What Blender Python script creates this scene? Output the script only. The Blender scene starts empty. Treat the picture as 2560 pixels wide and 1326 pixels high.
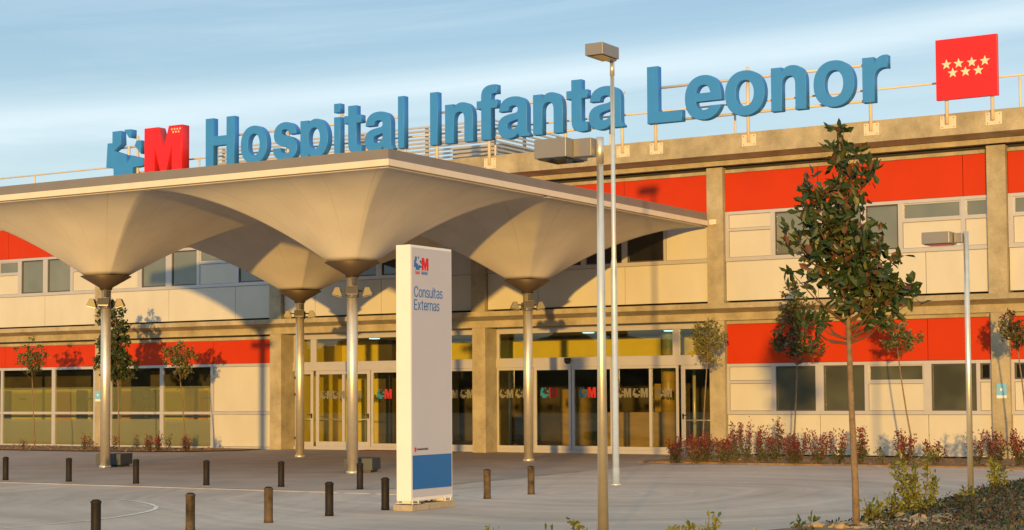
import bpy, bmesh, math, random
from mathutils import Vector, Matrix
PI = math.pi
S = bpy.context.scene
COL = S.collection
R = math.radians
# ------------------------------------------------------------------ camera
CAM = Vector((40.20665, -39.94348, 1.6002)); YAW, PITCH, ROLL, F, PYC = 0.55016, 0.04882, -0.00622, 4289.99, 777.0
cam = bpy.data.cameras.new('camera'); camo = bpy.data.objects.new('camera', cam); COL.objects.link(camo); S.camera = camo
fw = Vector((-math.sin(YAW)*math.cos(PITCH), math.cos(YAW)*math.cos(PITCH), math.sin(PITCH)))
r0 = Vector((math.cos(YAW), math.sin(YAW), 0)); u0 = r0.cross(fw)
rt = math.cos(ROLL)*r0 + math.sin(ROLL)*u0; up = -math.sin(ROLL)*r0 + math.cos(ROLL)*u0
m = Matrix((rt, up, -fw)).transposed().to_4x4(); m.translation = CAM
camo.matrix_world = m
cam.sensor_width = 36; cam.lens = 36*F/2560; cam.shift_x = 0; cam.shift_y = (PYC-663)/2560
cam.clip_start = 0.1; cam.clip_end = 3000
# ------------------------------------------------------------------ world, sun, exposure
SUN_EL, SUN_TAN = 2.6, 0.445          # light travels towards -X and +Y
az = math.degrees(math.atan(SUN_TAN))
w = bpy.data.worlds.new("World"); S.world = w; w.use_nodes = True
nt = w.node_tree; N = nt.nodes; L = nt.links
bg = N['Background']; bg.inputs[1].default_value = 0.15
sky = N.new('ShaderNodeTexSky'); sky.sky_type = 'NISHITA'; sky.sun_disc = False
sky.sun_elevation = R(SUN_EL); sky.sun_rotation = R(180-az); sky.air_density = 1.0; sky.dust_density = 0.0; sky.ozone_density = 3.0
def vmath(op, a, b=None):
    n = N.new('ShaderNodeVectorMath'); n.operation = op
    L.new(a, n.inputs[0])
    if b is not None: n.inputs[1].default_value = b
    return n
def fmath(op, a, b=None, c=None):
    n = N.new('ShaderNodeMath'); n.operation = op
    for i, q in enumerate((a, b, c)):
        if q is None: continue
        if isinstance(q, (int, float)): n.inputs[i].default_value = q
        else: L.new(q, n.inputs[i])
    return n.outputs[0]
tc = N.new('ShaderNodeTexCoord'); d = tc.outputs['Generated']
side = vmath('DOT_PRODUCT', d, (math.cos(YAW), math.sin(YAW), 0)).outputs['Value']
fwd = vmath('DOT_PRODUCT', d, (-math.sin(YAW), math.cos(YAW), 0)).outputs['Value']
elev = vmath('DOT_PRODUCT', d, (0, 0, 1)).outputs['Value']
# cirrus streaks: long thin bands that climb a little towards the right
e2 = fmath('SUBTRACT', elev, fmath('MULTIPLY', side, 0.10))
comb = N.new('ShaderNodeCombineXYZ')
L.new(fmath('MULTIPLY', side, 2.2), comb.inputs[0]); L.new(fmath('MULTIPLY', fwd, 1.0), comb.inputs[1]); L.new(fmath('MULTIPLY', e2, 34.0), comb.inputs[2])
nz = N.new('ShaderNodeTexNoise'); L.new(comb.outputs[0], nz.inputs['Vector']); nz.inputs['Scale'].default_value = 1.0; nz.inputs['Detail'].default_value = 12; nz.inputs['Roughness'].default_value = 0.62; nz.inputs['Distortion'].default_value = 0.9
ramp = N.new('ShaderNodeMapRange'); L.new(nz.outputs[0], ramp.inputs[0]); ramp.inputs[1].default_value = 0.42; ramp.inputs[2].default_value = 0.78; ramp.inputs[3].default_value = 0.0; ramp.inputs[4].default_value = 0.24
# one long contrail-like streak
e3 = fmath('SUBTRACT', fmath('ADD', e2, fmath('MULTIPLY', nz.outputs[0], 0.012)), 0.187)
streak = fmath('POWER', 2.718, fmath('MULTIPLY', fmath('MULTIPLY', e3, e3), -9000.0))
band = fmath('POWER', 2.718, fmath('MULTIPLY', fmath('MULTIPLY', fmath('ADD', e3, 0.04), fmath('ADD', e3, 0.04)), -500.0))
low = N.new('ShaderNodeMapRange'); L.new(elev, low.inputs[0]); low.inputs[1].default_value = 0.0; low.inputs[2].default_value = 0.26; low.inputs[3].default_value = 0.66; low.inputs[4].default_value = 0.22
cl = fmath('ADD', ramp.outputs[0], fmath('MULTIPLY', streak, 0.42)); cl = fmath('ADD', cl, fmath('MULTIPLY', band, 0.12)); cl = fmath('ADD', cl, low.outputs[0])
hi = N.new('ShaderNodeMapRange'); L.new(elev, hi.inputs[0]); hi.inputs[1].default_value = 0.28; hi.inputs[2].default_value = 0.75; hi.inputs[3].default_value = 0.0; hi.inputs[4].default_value = 0.45
cl = fmath('ADD', cl, hi.outputs[0]); cl = fmath('MINIMUM', cl, 0.95)
mx = N.new('ShaderNodeMix'); mx.data_type = 'RGBA'; L.new(cl, mx.inputs[0]); L.new(sky.outputs[0], mx.inputs[6]); mx.inputs[7].default_value = (2.62, 3.12, 3.36, 1)
L.new(mx.outputs[2], bg.inputs[0])
sl = bpy.data.lights.new('sun', 'SUN'); so = bpy.data.objects.new('sun', sl); COL.objects.link(so)
sl.energy = 2.15; sl.angle = R(0.9); sl.color = (1.0, 0.57, 0.13)
ld = Vector((-SUN_TAN, 1, -math.tan(R(SUN_EL))*math.hypot(1, SUN_TAN))).normalized()
so.rotation_euler = ld.to_track_quat('-Z', 'Y').to_euler(); so.location = (50, -60, 30)
vs = S.view_settings; vs.view_transform = 'Standard'; vs.look = 'None'; vs.exposure = 1.03; vs.gamma = 1; vs.use_curve_mapping = False
random.seed(7)
# ------------------------------------------------------------------ helpers
def ray(x, y, X=None, Y=None, Z=None):
    q = fw + rt*((x-1280)/F) - up*((y-PYC)/F)
    t = (X-CAM.x)/q.x if X is not None else (Y-CAM.y)/q.y if Y is not None else (Z-CAM.z)/q.z
    return CAM + q*t
def box(bm, x0, x1, y0, y1, z0, z1, rot=0, piv=None):
    vs_ = [bm.verts.new((x, y, z)) for z in (z0, z1) for x, y in ((x0, y0), (x1, y0), (x1, y1), (x0, y1))]
    for f in ((3, 2, 1, 0), (4, 5, 6, 7), (0, 1, 5, 4), (1, 2, 6, 5), (2, 3, 7, 6), (3, 0, 4, 7)): bm.faces.new([vs_[i] for i in f])
    if rot:
        p = Vector(piv) if piv else Vector(((x0+x1)/2, (y0+y1)/2, 0))
        M_ = Matrix.Rotation(rot, 3, 'Z')
        for v in vs_: v.co = M_ @ (v.co-p) + p
    return vs_
def prism(bm, poly, axis, a, b):
    """polygon in two axes swept along the third ('X': poly is (y,z); 'Y': (x,z); 'Z': (x,y))"""
    def P(p, t): return {'X': (t, p[0], p[1]), 'Y': (p[0], t, p[1]), 'Z': (p[0], p[1], t)}[axis]
    A = [bm.verts.new(P(p, a)) for p in poly]; B = [bm.verts.new(P(p, b)) for p in poly]
    n = len(poly); bm.faces.new(A); bm.faces.new(B[::-1])
    for i in range(n): bm.faces.new((A[i], A[(i+1) % n], B[(i+1) % n], B[i]))
def tube(bm, pts, rad, n=10, cap=True):
    pts = [Vector(p) for p in pts]
    if isinstance(rad, (int, float)): rad = [rad]*len(pts)
    rings = []
    for i, p in enumerate(pts):
        t = (pts[min(i+1, len(pts)-1)]-pts[max(i-1, 0)]).normalized()
        a = t.cross(Vector((0, 0, 1))) if abs(t.z) < 0.95 else t.cross(Vector((1, 0, 0)))
        a.normalize(); b = t.cross(a)
        rings.append([bm.verts.new(p+(a*math.cos(2*PI*k/n)+b*math.sin(2*PI*k/n))*rad[i]) for k in range(n)])
    for i in range(len(rings)-1):
        for k in range(n): bm.faces.new((rings[i][k], rings[i][(k+1) % n], rings[i+1][(k+1) % n], rings[i+1][k])).smooth = True
    if cap:
        bm.faces.new(rings[0][::-1]); bm.faces.new(rings[-1])
def finish(name, bm, mat, parent=None, bevel=0, normals=True):
    if normals: bmesh.ops.recalc_face_normals(bm, faces=bm.faces)
    me = bpy.data.meshes.new(name); bm.to_mesh(me); bm.free()
    for q in (mat if isinstance(mat, (list, tuple)) else [mat]): me.materials.append(q)
    o = bpy.data.objects.new(name, me); COL.objects.link(o)
    if bevel:
        b = o.modifiers.new('bevel', 'BEVEL'); b.width = bevel; b.segments = 2; b.limit_method = 'ANGLE'
    if parent: attach(o, parent)
    return o
def attach(o, parent):
    o.parent = parent
    q = parent
    M_ = Matrix.Identity(4)
    while q is not None:
        M_ = q.matrix_basis @ M_ if q.parent is None else q.matrix_parent_inverse @ q.matrix_basis @ M_
        q = q.parent
    o.matrix_parent_inverse = M_.inverted()
def thing(name, label, cat, loc=(0, 0, 0), group=None):
    o = bpy.data.objects.new(name, None); COL.objects.link(o); o.location = loc; o.empty_display_size = 0.2
    o['label'] = label; o['category'] = cat
    if group: o['group'] = group
    return o
def tag(o, label, cat, group=None):
    o['label'] = label; o['category'] = cat
    if group: o['group'] = group
    return o
def struct(name, bm, mat):
    o = finish(name, bm, mat); o['kind'] = 'structure'; return o
def dup(root, loc, label, group=None):
    r = root.copy(); COL.objects.link(r); r.location = loc; r['label'] = label
    for ch in list(root.children):
        c = ch.copy(); COL.objects.link(c); c.parent = r
        for g in list(ch.children):
            e = g.copy(); COL.objects.link(e); e.parent = c
    return r
def part(name, mat, parent, fn, bevel=0):
    bm = bmesh.new(); fn(bm); return finish(name, bm, mat, parent, bevel)
def boxpart(name, mat, parent, *a, bevel=0, **k):
    bm = bmesh.new(); box(bm, *a, **k); return finish(name, bm, mat, parent, bevel)
# ------------------------------------------------------------------ materials
def mat(name, col, rough=0.6, metal=0.0, spec=0.5, var=0.0, vscale=3.0, bump=0.0, bscale=30.0, col2=None, stretch=None, detail=6):
    m_ = bpy.data.materials.new(name); m_.use_nodes = True
    n = m_.node_tree.nodes; l = m_.node_tree.links; b = n['Principled BSDF']
    b.inputs['Base Color'].default_value = (*col, 1); b.inputs['Roughness'].default_value = rough; b.inputs['Metallic'].default_value = metal; b.inputs['Specular IOR Level'].default_value = spec
    t = n.new('ShaderNodeTexCoord')
    src = t.outputs['Object']
    if stretch:
        mp = n.new('ShaderNodeMapping'); mp.inputs['Scale'].default_value = stretch; l.new(src, mp.inputs[0]); src = mp.outputs[0]
    if var or col2:
        z = n.new('ShaderNodeTexNoise'); z.inputs['Scale'].default_value = vscale; z.inputs['Detail'].default_value = detail; z.inputs['Roughness'].default_value = 0.6; l.new(src, z.inputs['Vector'])
        mr = n.new('ShaderNodeMapRange'); mr.inputs[1].default_value = 0.3; mr.inputs[2].default_value = 0.7; l.new(z.outputs[0], mr.inputs[0])
        x = n.new('ShaderNodeMix'); x.data_type = 'RGBA'; l.new(mr.outputs[0], x.inputs[0])
        c2 = col2 if col2 else tuple(min(1, c*(1+var)) for c in col); c1 = col if col2 else tuple(c*(1-var) for c in col)
        x.inputs[6].default_value = (*c1, 1); x.inputs[7].default_value = (*c2, 1); l.new(x.outputs[2], b.inputs['Base Color'])
    if bump:
        z = n.new('ShaderNodeTexNoise'); z.inputs['Scale'].default_value = bscale; z.inputs['Detail'].default_value = 5; l.new(src, z.inputs['Vector'])
        bp = n.new('ShaderNodeBump'); bp.inputs['Strength'].default_value = bump; bp.inputs['Distance'].default_value = 0.02; l.new(z.outputs[0], bp.inputs['Height']); l.new(bp.outputs[0], b.inputs['Normal'])
    return m_
def glassmat(name, tint, refl=1.0, rough=0.01, film=0.0):
    m_ = bpy.data.materials.new(name); m_.use_nodes = True
    n = m_.node_tree.nodes; l = m_.node_tree.links; n.clear()
    o = n.new('ShaderNodeOutputMaterial'); mx_ = n.new('ShaderNodeMixShader'); t = n.new('ShaderNodeBsdfTransparent'); g = n.new('ShaderNodeBsdfGlossy'); fr = n.new('ShaderNodeFresnel')
    t.inputs[0].default_value = (*tint, 1); g.inputs[0].default_value = (0.9, 0.95, 0.9, 1); g.inputs[1].default_value = rough; 
    ge = n.new('ShaderNodeNewGeometry'); io = n.new('ShaderNodeMapRange'); l.new(ge.outputs['Backfacing'], io.inputs[0]); io.inputs[3].default_value = 1.5; io.inputs[4].default_value = 1/1.5; l.new(io.outputs[0], fr.inputs[0])
    mu = n.new('ShaderNodeMath'); mu.operation = 'MULTIPLY'; mu.inputs[1].default_value = refl; mu.use_clamp = True; l.new(fr.outputs[0], mu.inputs[0])
    l.new(mu.outputs[0], mx_.inputs[0])
    if film:
        df = n.new('ShaderNodeBsdfDiffuse'); df.inputs[0].default_value = (0.42, 0.39, 0.29, 1); m2 = n.new('ShaderNodeMixShader'); m2.inputs[0].default_value = film; l.new(t.outputs[0], m2.inputs[1]); l.new(df.outputs[0], m2.inputs[2]); l.new(m2.outputs[0], mx_.inputs[1])
    else: l.new(t.outputs[0], mx_.inputs[1])
    l.new(g.outputs[0], mx_.inputs[2]); l.new(mx_.outputs[0], o.inputs[0])
    return m_
def concrete(name, col, dark=0.55):
    m_ = bpy.data.materials.new(name); m_.use_nodes = True
    n = m_.node_tree.nodes; l = m_.node_tree.links; b = n['Principled BSDF']; b.inputs['Roughness'].default_value = 0.85; b.inputs['Specular IOR Level'].default_value = 0.2
    t = n.new('ShaderNodeTexCoord')
    z1 = n.new('ShaderNodeTexNoise'); z1.inputs['Scale'].default_value = 1.6; z1.inputs['Detail'].default_value = 8; z1.inputs['Roughness'].default_value = 0.65; l.new(t.outputs['Object'], z1.inputs['Vector'])
    mp = n.new('ShaderNodeMapping'); mp.inputs['Scale'].default_value = (3, 3, 1.2); l.new(t.outputs['Object'], mp.inputs[0])
    z2 = n.new('ShaderNodeTexNoise'); z2.inputs['Scale'].default_value = 1.0; z2.inputs['Detail'].default_value = 6; l.new(mp.outputs[0], z2.inputs['Vector'])
    z3 = n.new('ShaderNodeTexNoise'); z3.inputs['Scale'].default_value = 22; z3.inputs['Detail'].default_value = 4; l.new(t.outputs['Object'], z3.inputs['Vector'])
    ad = n.new('ShaderNodeMath'); ad.operation = 'MULTIPLY_ADD'; l.new(z2.outputs[0], ad.inputs[0]); ad.inputs[1].default_value = 0.35; l.new(z1.outputs[0], ad.inputs[2])
    a2 = n.new('ShaderNodeMath'); a2.operation = 'MULTIPLY_ADD'; l.new(z3.outputs[0], a2.inputs[0]); a2.inputs[1].default_value = 0.3; l.new(ad.outputs[0], a2.inputs[2])
    mr = n.new('ShaderNodeMapRange'); mr.inputs[1].default_value = 0.60; mr.inputs[2].default_value = 1.08; l.new(a2.outputs[0], mr.inputs[0])
    x = n.new('ShaderNodeMix'); x.data_type = 'RGBA'; l.new(mr.outputs[0], x.inputs[0]); x.inputs[6].default_value = (*[c*dark for c in col], 1); x.inputs[7].default_value = (*[min(1, c*1.15) for c in col], 1)
    l.new(x.outputs[2], b.inputs['Base Color'])
    bp = n.new('ShaderNodeBump'); bp.inputs['Strength'].default_value = 0.25; bp.inputs['Distance'].default_value = 0.02; l.new(z3.outputs[0], bp.inputs['Height']); l.new(bp.outputs[0], b.inputs['Normal'])
    return m_
M = {}
M['concrete'] = concrete('raw_concrete', (0.45, 0.39, 0.27), 0.6)
M['plinth'] = concrete('plinth_concrete', (0.44, 0.38, 0.28), 0.7)
M['red'] = mat('red_panel_paint', (0.52, 0.036, 0.002), 0.5, spec=0.2, var=0.05, vscale=0.8)
M['white'] = mat('white_panel', (0.57, 0.545, 0.475), 0.4, spec=0.3, var=0.06, vscale=1.1, stretch=(1, 1, 0.45))
M['alu'] = mat('aluminium_frame', (0.52, 0.50, 0.50), 0.4, metal=0.25, var=0.04)
M['dark'] = mat('shadow_gap', (0.03, 0.025, 0.02), 0.8)
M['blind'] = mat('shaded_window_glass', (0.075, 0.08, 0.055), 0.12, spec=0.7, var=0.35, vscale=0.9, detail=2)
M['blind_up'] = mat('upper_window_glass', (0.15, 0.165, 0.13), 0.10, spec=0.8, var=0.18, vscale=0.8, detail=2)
M['blackglass'] = mat('dark_window_glass', (0.012, 0.012, 0.012), 0.05, spec=0.9)
M['winframe'] = mat('dark_window_frame', (0.07, 0.065, 0.06), 0.4)
M['glass'] = glassmat('clear_glass', (0.93, 0.94, 0.84), 1.1)
M['frost_t'] = glassmat('frosted_film', (0.93, 0.95, 0.88), 1.0, 0.3, film=0.26)
M['frost_d'] = glassmat('dense_frosted_film', (0.82, 0.86, 0.78), 1.0, 0.35, film=0.5)
M['frost'] = mat('frosted_film', (0.30, 0.34, 0.28), 0.4)
M['yellow'] = mat('yellow_wall', (0.62, 0.50, 0.06), 0.7, var=0.04)
M['orange'] = mat('orange_wood_door', (0.52, 0.26, 0.04), 0.5, var=0.1)
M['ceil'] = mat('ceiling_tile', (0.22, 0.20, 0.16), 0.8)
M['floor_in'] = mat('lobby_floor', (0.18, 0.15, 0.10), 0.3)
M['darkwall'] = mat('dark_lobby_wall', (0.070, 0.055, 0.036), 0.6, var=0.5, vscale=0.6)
M['gold'] = mat('wood_desk', (0.30, 0.20, 0.045), 0.4, var=0.25, vscale=1.2, stretch=(1, 1, 4))
M['blue'] = mat('blue_letter_paint', (0.035, 0.24, 0.66), 0.45, var=0.04)
M['redsign'] = mat('red_sign_paint', (0.76, 0.012, 0.012), 0.4, var=0.03)
M['star'] = mat('pale_star_vinyl', (0.85, 0.68, 0.50), 0.5)
M['rail'] = mat('cream_steel', (0.72, 0.62, 0.48), 0.5, var=0.05)
M['steel'] = mat('galvanised_steel', (0.86, 0.79, 0.64), 0.38, metal=0.78, var=0.06, vscale=8)
M['lampbox'] = mat('grey_lamp_housing', (0.27, 0.26, 0.25), 0.4, metal=0.3, var=0.04)
M['fascia'] = mat('grey_fascia_metal', (0.23, 0.21, 0.20), 0.5, metal=0.2, var=0.06, vscale=1.5, stretch=(1, 1, 1))
M['gutter'] = mat('cream_gutter', (0.72, 0.63, 0.52), 0.5, var=0.05)
M['collar'] = mat('brown_collar_metal', (0.10, 0.07, 0.045), 0.5, metal=0.4)
M['flood'] = mat('floodlight_metal', (0.12, 0.11, 0.09), 0.45, metal=0.3)
M['floodglass'] = mat('floodlight_glass', (0.16, 0.15, 0.13), 0.25)
M['iron'] = mat('dark_cast_iron', (0.019, 0.014, 0.010), 0.6, spec=0.25, var=0.3, vscale=9, bump=0.3)
M['rusty'] = mat('scuffed_iron', (0.024, 0.018, 0.012), 0.65, spec=0.25, vscale=6, col2=(0.15, 0.10, 0.05), detail=3)
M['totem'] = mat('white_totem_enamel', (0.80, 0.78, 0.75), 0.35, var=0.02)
M['totemface'] = mat('shade_toned_face', (0.50, 0.50, 0.57), 0.35, var=0.02)  # white face, its shaded-side lilac grey put into the colour
M['bluetext'] = mat('blue_vinyl', (0.012, 0.14, 0.46), 0.5)
M['totemblue'] = mat('blue_panel_vinyl', (0.006, 0.13, 0.42), 0.35)
M['redtext'] = mat('red_vinyl', (0.62, 0.01, 0.015), 0.5)
M['blacktext'] = mat('black_vinyl', (0.02, 0.02, 0.02), 0.5)
M['decal'] = mat('grey_glass_vinyl', (0.19, 0.18, 0.13), 0.6)
M['decalblue'] = mat('cyan_glass_vinyl', (0.02, 0.22, 0.36), 0.5)
M['decalred'] = mat('red_glass_vinyl', (0.48, 0.02, 0.015), 0.5)
M['signblue'] = mat('pale_blue_sign', (0.20, 0.50, 0.75), 0.4)
M['signwhite'] = mat('sign_white', (0.8, 0.8, 0.8), 0.4)
M['black'] = mat('black_plastic', (0.015, 0.013, 0.012), 0.4)
M['louvre'] = mat('louvre_aluminium', (0.60, 0.54, 0.47), 0.35, metal=0.35, var=0.08)
M['louvredark'] = mat('plant_room_wall', (0.30, 0.28, 0.27), 0.7, col2=(0.62, 0.60, 0.58), vscale=0.5)
M['soil'] = mat('dry_soil', (0.34, 0.20, 0.09), 0.95, vscale=4, col2=(0.17, 0.10, 0.05), bump=0.6, bscale=18)
M['bark'] = mat('grey_brown_bark', (0.22, 0.15, 0.085), 0.9, var=0.3, vscale=14, bump=0.5)
M['stem'] = mat('thin_brown_stem', (0.14, 0.08, 0.04), 0.9)
M['mag1'] = mat('magnolia_leaf', (0.028, 0.052, 0.013), 0.45, spec=0.35, var=0.3, vscale=4)
M['mag2'] = mat('magnolia_leaf_mid', (0.060, 0.080, 0.020), 0.45, spec=0.35, var=0.2)
M['mag3'] = mat('magnolia_leaf_rust', (0.115, 0.050, 0.018), 0.5, var=0.3)
M['mag4'] = mat('magnolia_leaf_yellow', (0.13, 0.12, 0.025), 0.5, var=0.2)
M['lea1'] = mat('olive_leaf', (0.105, 0.110, 0.028), 0.5, var=0.25)
M['lea2'] = mat('olive_leaf_light', (0.21, 0.18, 0.045), 0.5, var=0.25)
M['lea3'] = mat('olive_leaf_dark', (0.04, 0.052, 0.018), 0.5)
M['pred'] = mat('photinia_red_leaf', (0.19, 0.022, 0.018), 0.45, var=0.35, vscale=6)
M['pdark'] = mat('photinia_dark_red_leaf', (0.13, 0.022, 0.018), 0.5, var=0.3)
M['pgreen'] = mat('photinia_green_leaf', (0.05, 0.062, 0.02), 0.5, var=0.3)
M['yg'] = mat('yellow_green_leaf', (0.17, 0.175, 0.025), 0.5, var=0.25)
M['yg2'] = mat('deep_green_leaf', (0.06, 0.09, 0.02), 0.5, var=0.25)
M['gc1'] = mat('cover_leaf_green', (0.028, 0.042, 0.012), 0.6, var=0.3)
M['gc2'] = mat('cover_leaf_brown', (0.075, 0.036, 0.014), 0.7, var=0.3)
M['stone'] = mat('pale_bed_stone', (0.42, 0.29, 0.15), 0.9, var=0.2, vscale=5, bump=0.4)
M['doormat'] = mat('red_brown_mat', (0.20, 0.06, 0.03), 0.9)
M['mark'] = mat('pale_dust_line', (0.85, 0.74, 0.62), 0.9, var=0.2, vscale=3)
GLY = {'C':[[(267,-7),(205,1),(150,25),(104,63),(70,115),(48,179),(40,254),(48,329),(70,393),(104,445),(150,484),(205,508),(267,516),(305,513),(340,504),(373,490),(402,471),(427,447),(448,418),(463,385),(473,348),(408,348),(401,373),(389,395),(375,413),(357,428),(337,440),(315,449),(292,454),(267,456),(223,450),(184,432),(150,403),(125,364),(109,314),(103,254),(109,194),(125,145),(151,105),(184,76),(223,59),(267,53),(292,55),(315,60),(337,69),(357,81),(375,96),(389,114),(401,136),(408,160),(473,160),(463,124),(448,91),(428,62),(402,38),(373,19),(341,5),(305,-4)]],'o':[[(207,-8),(159,-2),(117,16),(82,46),(56,85),(40,133),(34,187),(40,243),(56,291),(82,330),(117,360),(159,378),(207,384),(256,378),(299,360),(333,330),(359,291),(376,243),(381,187),(376,133),(359,85),(333,46),(299,16),(256,-2)],[(207,46),(242,51),(270,66),(292,89),(307,117),(316,151),(319,187),(316,224),(307,258),(292,287),(270,310),(242,325),(207,330),(173,325),(145,310),(124,287),(108,258),(99,224),(96,187),(99,151),(108,117),(124,89),(145,66),(173,51)]],'n':[[(114,227),(114,0),(53,0),(53,379),(112,379),(112,287),(102,287),(124,332),(152,362),(187,379),(227,384),(264,380),(295,369),(321,349),(341,321),(353,285),(357,240),(357,0),(296,0),(296,235),(290,275),(273,304),(246,323),(210,329),(184,326),(161,317),(141,303),(126,283),(117,257)]],'s':[[(182,-8),(145,-5),(112,3),(84,18),(62,38),(45,63),(36,94),(94,107),(105,79),(124,60),(150,49),(181,45),(217,50),(244,62),(262,81),(268,103),(265,121),(254,136),(237,147),(212,155),(149,170),(104,186),(72,208),(53,237),(47,274),(51,305),(65,332),(87,354),(115,370),(149,381),(187,384),(223,381),(254,372),(279,358),(299,339),(314,316),(324,290),(268,277),(258,298),(243,316),(219,328),(187,333),(156,329),(131,317),(114,299),(109,277),(112,258),(124,243),(144,232),(172,223),(229,209),(275,194),(306,171),(325,142),(331,107),(326,75),(312,47),(290,24),(260,6),(223,-5)]],'u':[[(182,-5),(146,-1),(115,11),(89,31),(69,59),(57,95),(53,139),(53,379),(114,379),(114,144),(119,105),(137,75),(164,56),(200,50),(226,53),(249,62),(268,77),(283,97),(293,122),(296,153),(296,379),(357,379),(357,0),(298,0),(298,92),(307,92),(286,47),(257,17),(222,0)]],'l':[[(60,0),(60,509),(112,509),(112,0)]],'t':[[(204,379),(204,327),(6,327),(6,379)],[(65,471),(126,471),(126,98),(128,76),(136,61),(150,53),(170,50),(177,50),(185,51),(194,52),(202,54),(213,2),(203,-1),(192,-3),(180,-4),(168,-4),(125,2),(92,21),(72,52),(65,93)]],'a':[[(160,-9),(126,-5),(94,5),(68,22),(48,45),(35,73),(30,108),(34,138),(43,161),(58,179),(78,193),(100,203),(125,211),(152,216),(178,220),(209,224),(234,227),(252,230),(265,235),(273,243),(276,255),(273,279),(267,297),(256,311),(240,322),(220,329),(196,331),(171,329),(149,322),(132,313),(118,301),(107,288),(100,274),(41,291),(57,322),(79,346),(104,364),(133,375),(163,382),(194,384),(215,383),(239,379),(263,372),(286,360),(306,343),(322,320),(333,290),(337,251),(337,0),(277,0),(277,52),(272,52),(264,38),(252,25),(236,12),(215,1),(190,-6)],[(170,45),(202,49),(228,59),(248,74),(263,93),(272,115),(276,138),(276,190),(270,186),(259,182),(246,179),(231,176),(216,173),(200,171),(186,169),(175,168),(154,164),(134,159),(117,150),(103,139),(95,124),(92,105),(94,87),(102,72),(114,61),(130,52),(149,47)]],'E':[[(60,0),(60,509),(372,509),(372,452),(125,452),(125,286),(355,286),(355,229),(125,229),(125,57),(375,57),(375,0)]],'x':[[(21,0),(171,218),(171,171),(29,379),(100,379),(147,306),(164,279),(179,253),(193,229),(207,206),(175,206),(190,229),(202,253),(216,279),(233,306),(282,379),(352,379),(209,169),(209,214),(358,0),(287,0),(231,85),(214,112),(200,136),(187,159),(173,182),(205,182),(191,159),(178,136),(165,112),(148,85),(91,0)]],'e':[[(212,-8),(161,-2),(117,16),(82,46),(56,85),(40,132),(34,187),(39,242),(55,290),(81,329),(115,359),(157,378),(205,384),(236,382),(266,374),(294,361),(319,341),(341,315),(357,282),(368,242),(371,194),(371,169),(75,169),(75,221),(338,221),(310,202),(307,237),(298,269),(283,294),(263,314),(237,326),(205,330),(173,326),(146,313),(125,294),(109,270),(99,241),(96,211),(96,178),(100,139),(110,106),(128,80),(151,61),(179,50),(212,46),(234,48),(254,53),(271,61),(285,73),(297,88),(306,105),(365,91),(353,63),(335,39),(311,19),(283,4),(249,-5)]],'r':[[(53,0),(53,379),(112,379),(112,321),(115,321),(130,347),(152,367),(181,380),(213,385),(221,385),(229,384),(237,384),(243,384),(243,322),(239,323),(230,324),(219,325),(207,326),(182,323),(159,315),(140,301),(126,284),(117,262),(114,237),(114,0)]],'S':[[(224,-9),(172,-4),(128,9),(91,31),(64,60),(46,96),(38,137),(104,137),(110,110),(123,88),(142,71),(166,59),(194,52),(224,49),(257,52),(286,60),(311,74),(329,92),(341,114),(346,139),(342,161),(332,179),(316,193),(296,205),(272,214),(245,222),(184,239),(128,260),(86,289),(60,326),(52,372),(58,413),(75,448),(102,476),(138,498),(180,511),(227,516),(275,511),(316,498),(351,476),(377,449),(394,415),(401,378),(337,378),(326,412),(302,437),(267,453),(225,459),(194,456),(167,448),(145,435),(129,418),(118,398),(115,376),(119,352),(131,334),(148,319),(169,308),(191,300),(212,293),(264,279),(287,272),(312,264),(336,252),(359,238),(379,220),(395,198),(405,171),(408,139),(403,99),(386,64),(360,34),(323,11),(278,-4)]],'d':[[(195,-8),(151,-2),(111,16),(79,45),(55,84),(39,133),(34,189),(39,245),(55,293),(79,332),(112,361),(151,378),(196,384),(228,381),(253,373),(272,360),(287,346),(298,331),(306,319),(311,319),(311,509),(372,509),(372,0),(313,0),(313,59),(307,59),(298,46),(287,31),(272,17),(252,4),(227,-5)],[(205,47),(236,51),(263,65),(284,86),(299,115),(309,150),(312,189),(309,229),(300,263),(284,291),(263,312),(237,325),(205,330),(172,325),(145,311),(124,290),(108,261),(99,227),(96,189),(99,151),(109,117),(124,88),(145,66),(172,51)]],'M':[[(60,0),(60,509),(152,509),(277,187),(282,174),(287,159),(293,141),(299,123),(305,103),(311,84),(317,65),(322,49),(307,49),(312,65),(318,83),(324,102),(330,121),(336,140),(342,158),(348,174),(352,187),(476,509),(568,509),(568,0),(504,0),(504,291),(504,308),(504,327),(505,347),(505,369),(506,391),(506,413),(507,435),(507,457),(513,457),(505,433),(498,409),(490,386),(482,363),(474,341),(467,322),(461,305),(456,291),(342,0),(286,0),(170,291),(165,304),(159,321),(152,340),(145,361),(137,384),(129,408),(121,432),(112,457),(119,457),(119,437),(120,416),(120,394),(121,372),(121,350),(122,328),(122,309),(122,291),(122,0)]],'m':[[(53,0),(53,379),(112,379),(112,295),(108,295),(118,323),(132,346),(151,363),(172,376),(195,384),(219,386),(257,380),(287,361),(309,331),(321,295),(312,295),(322,321),(337,343),(357,361),(381,375),(407,383),(437,386),(468,383),(497,372),(522,354),(541,328),(553,296),(557,255),(557,0),(496,0),(496,254),(490,289),(473,313),(447,326),(419,330),(395,328),(374,320),(358,307),(345,290),(338,270),(335,247),(335,0),(274,0),(274,260),(269,288),(253,311),(229,326),(199,330),(178,328),(158,320),(140,307),(126,289),(117,266),(114,238),(114,0)]],'i':[[(53,0),(53,379),(114,379),(114,0)],[(84,443),(67,446),(54,455),(44,468),(41,483),(44,499),(54,512),(67,521),(84,524),(100,521),(114,512),(123,499),(126,483),(123,468),(114,455),(100,446)]]}
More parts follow.
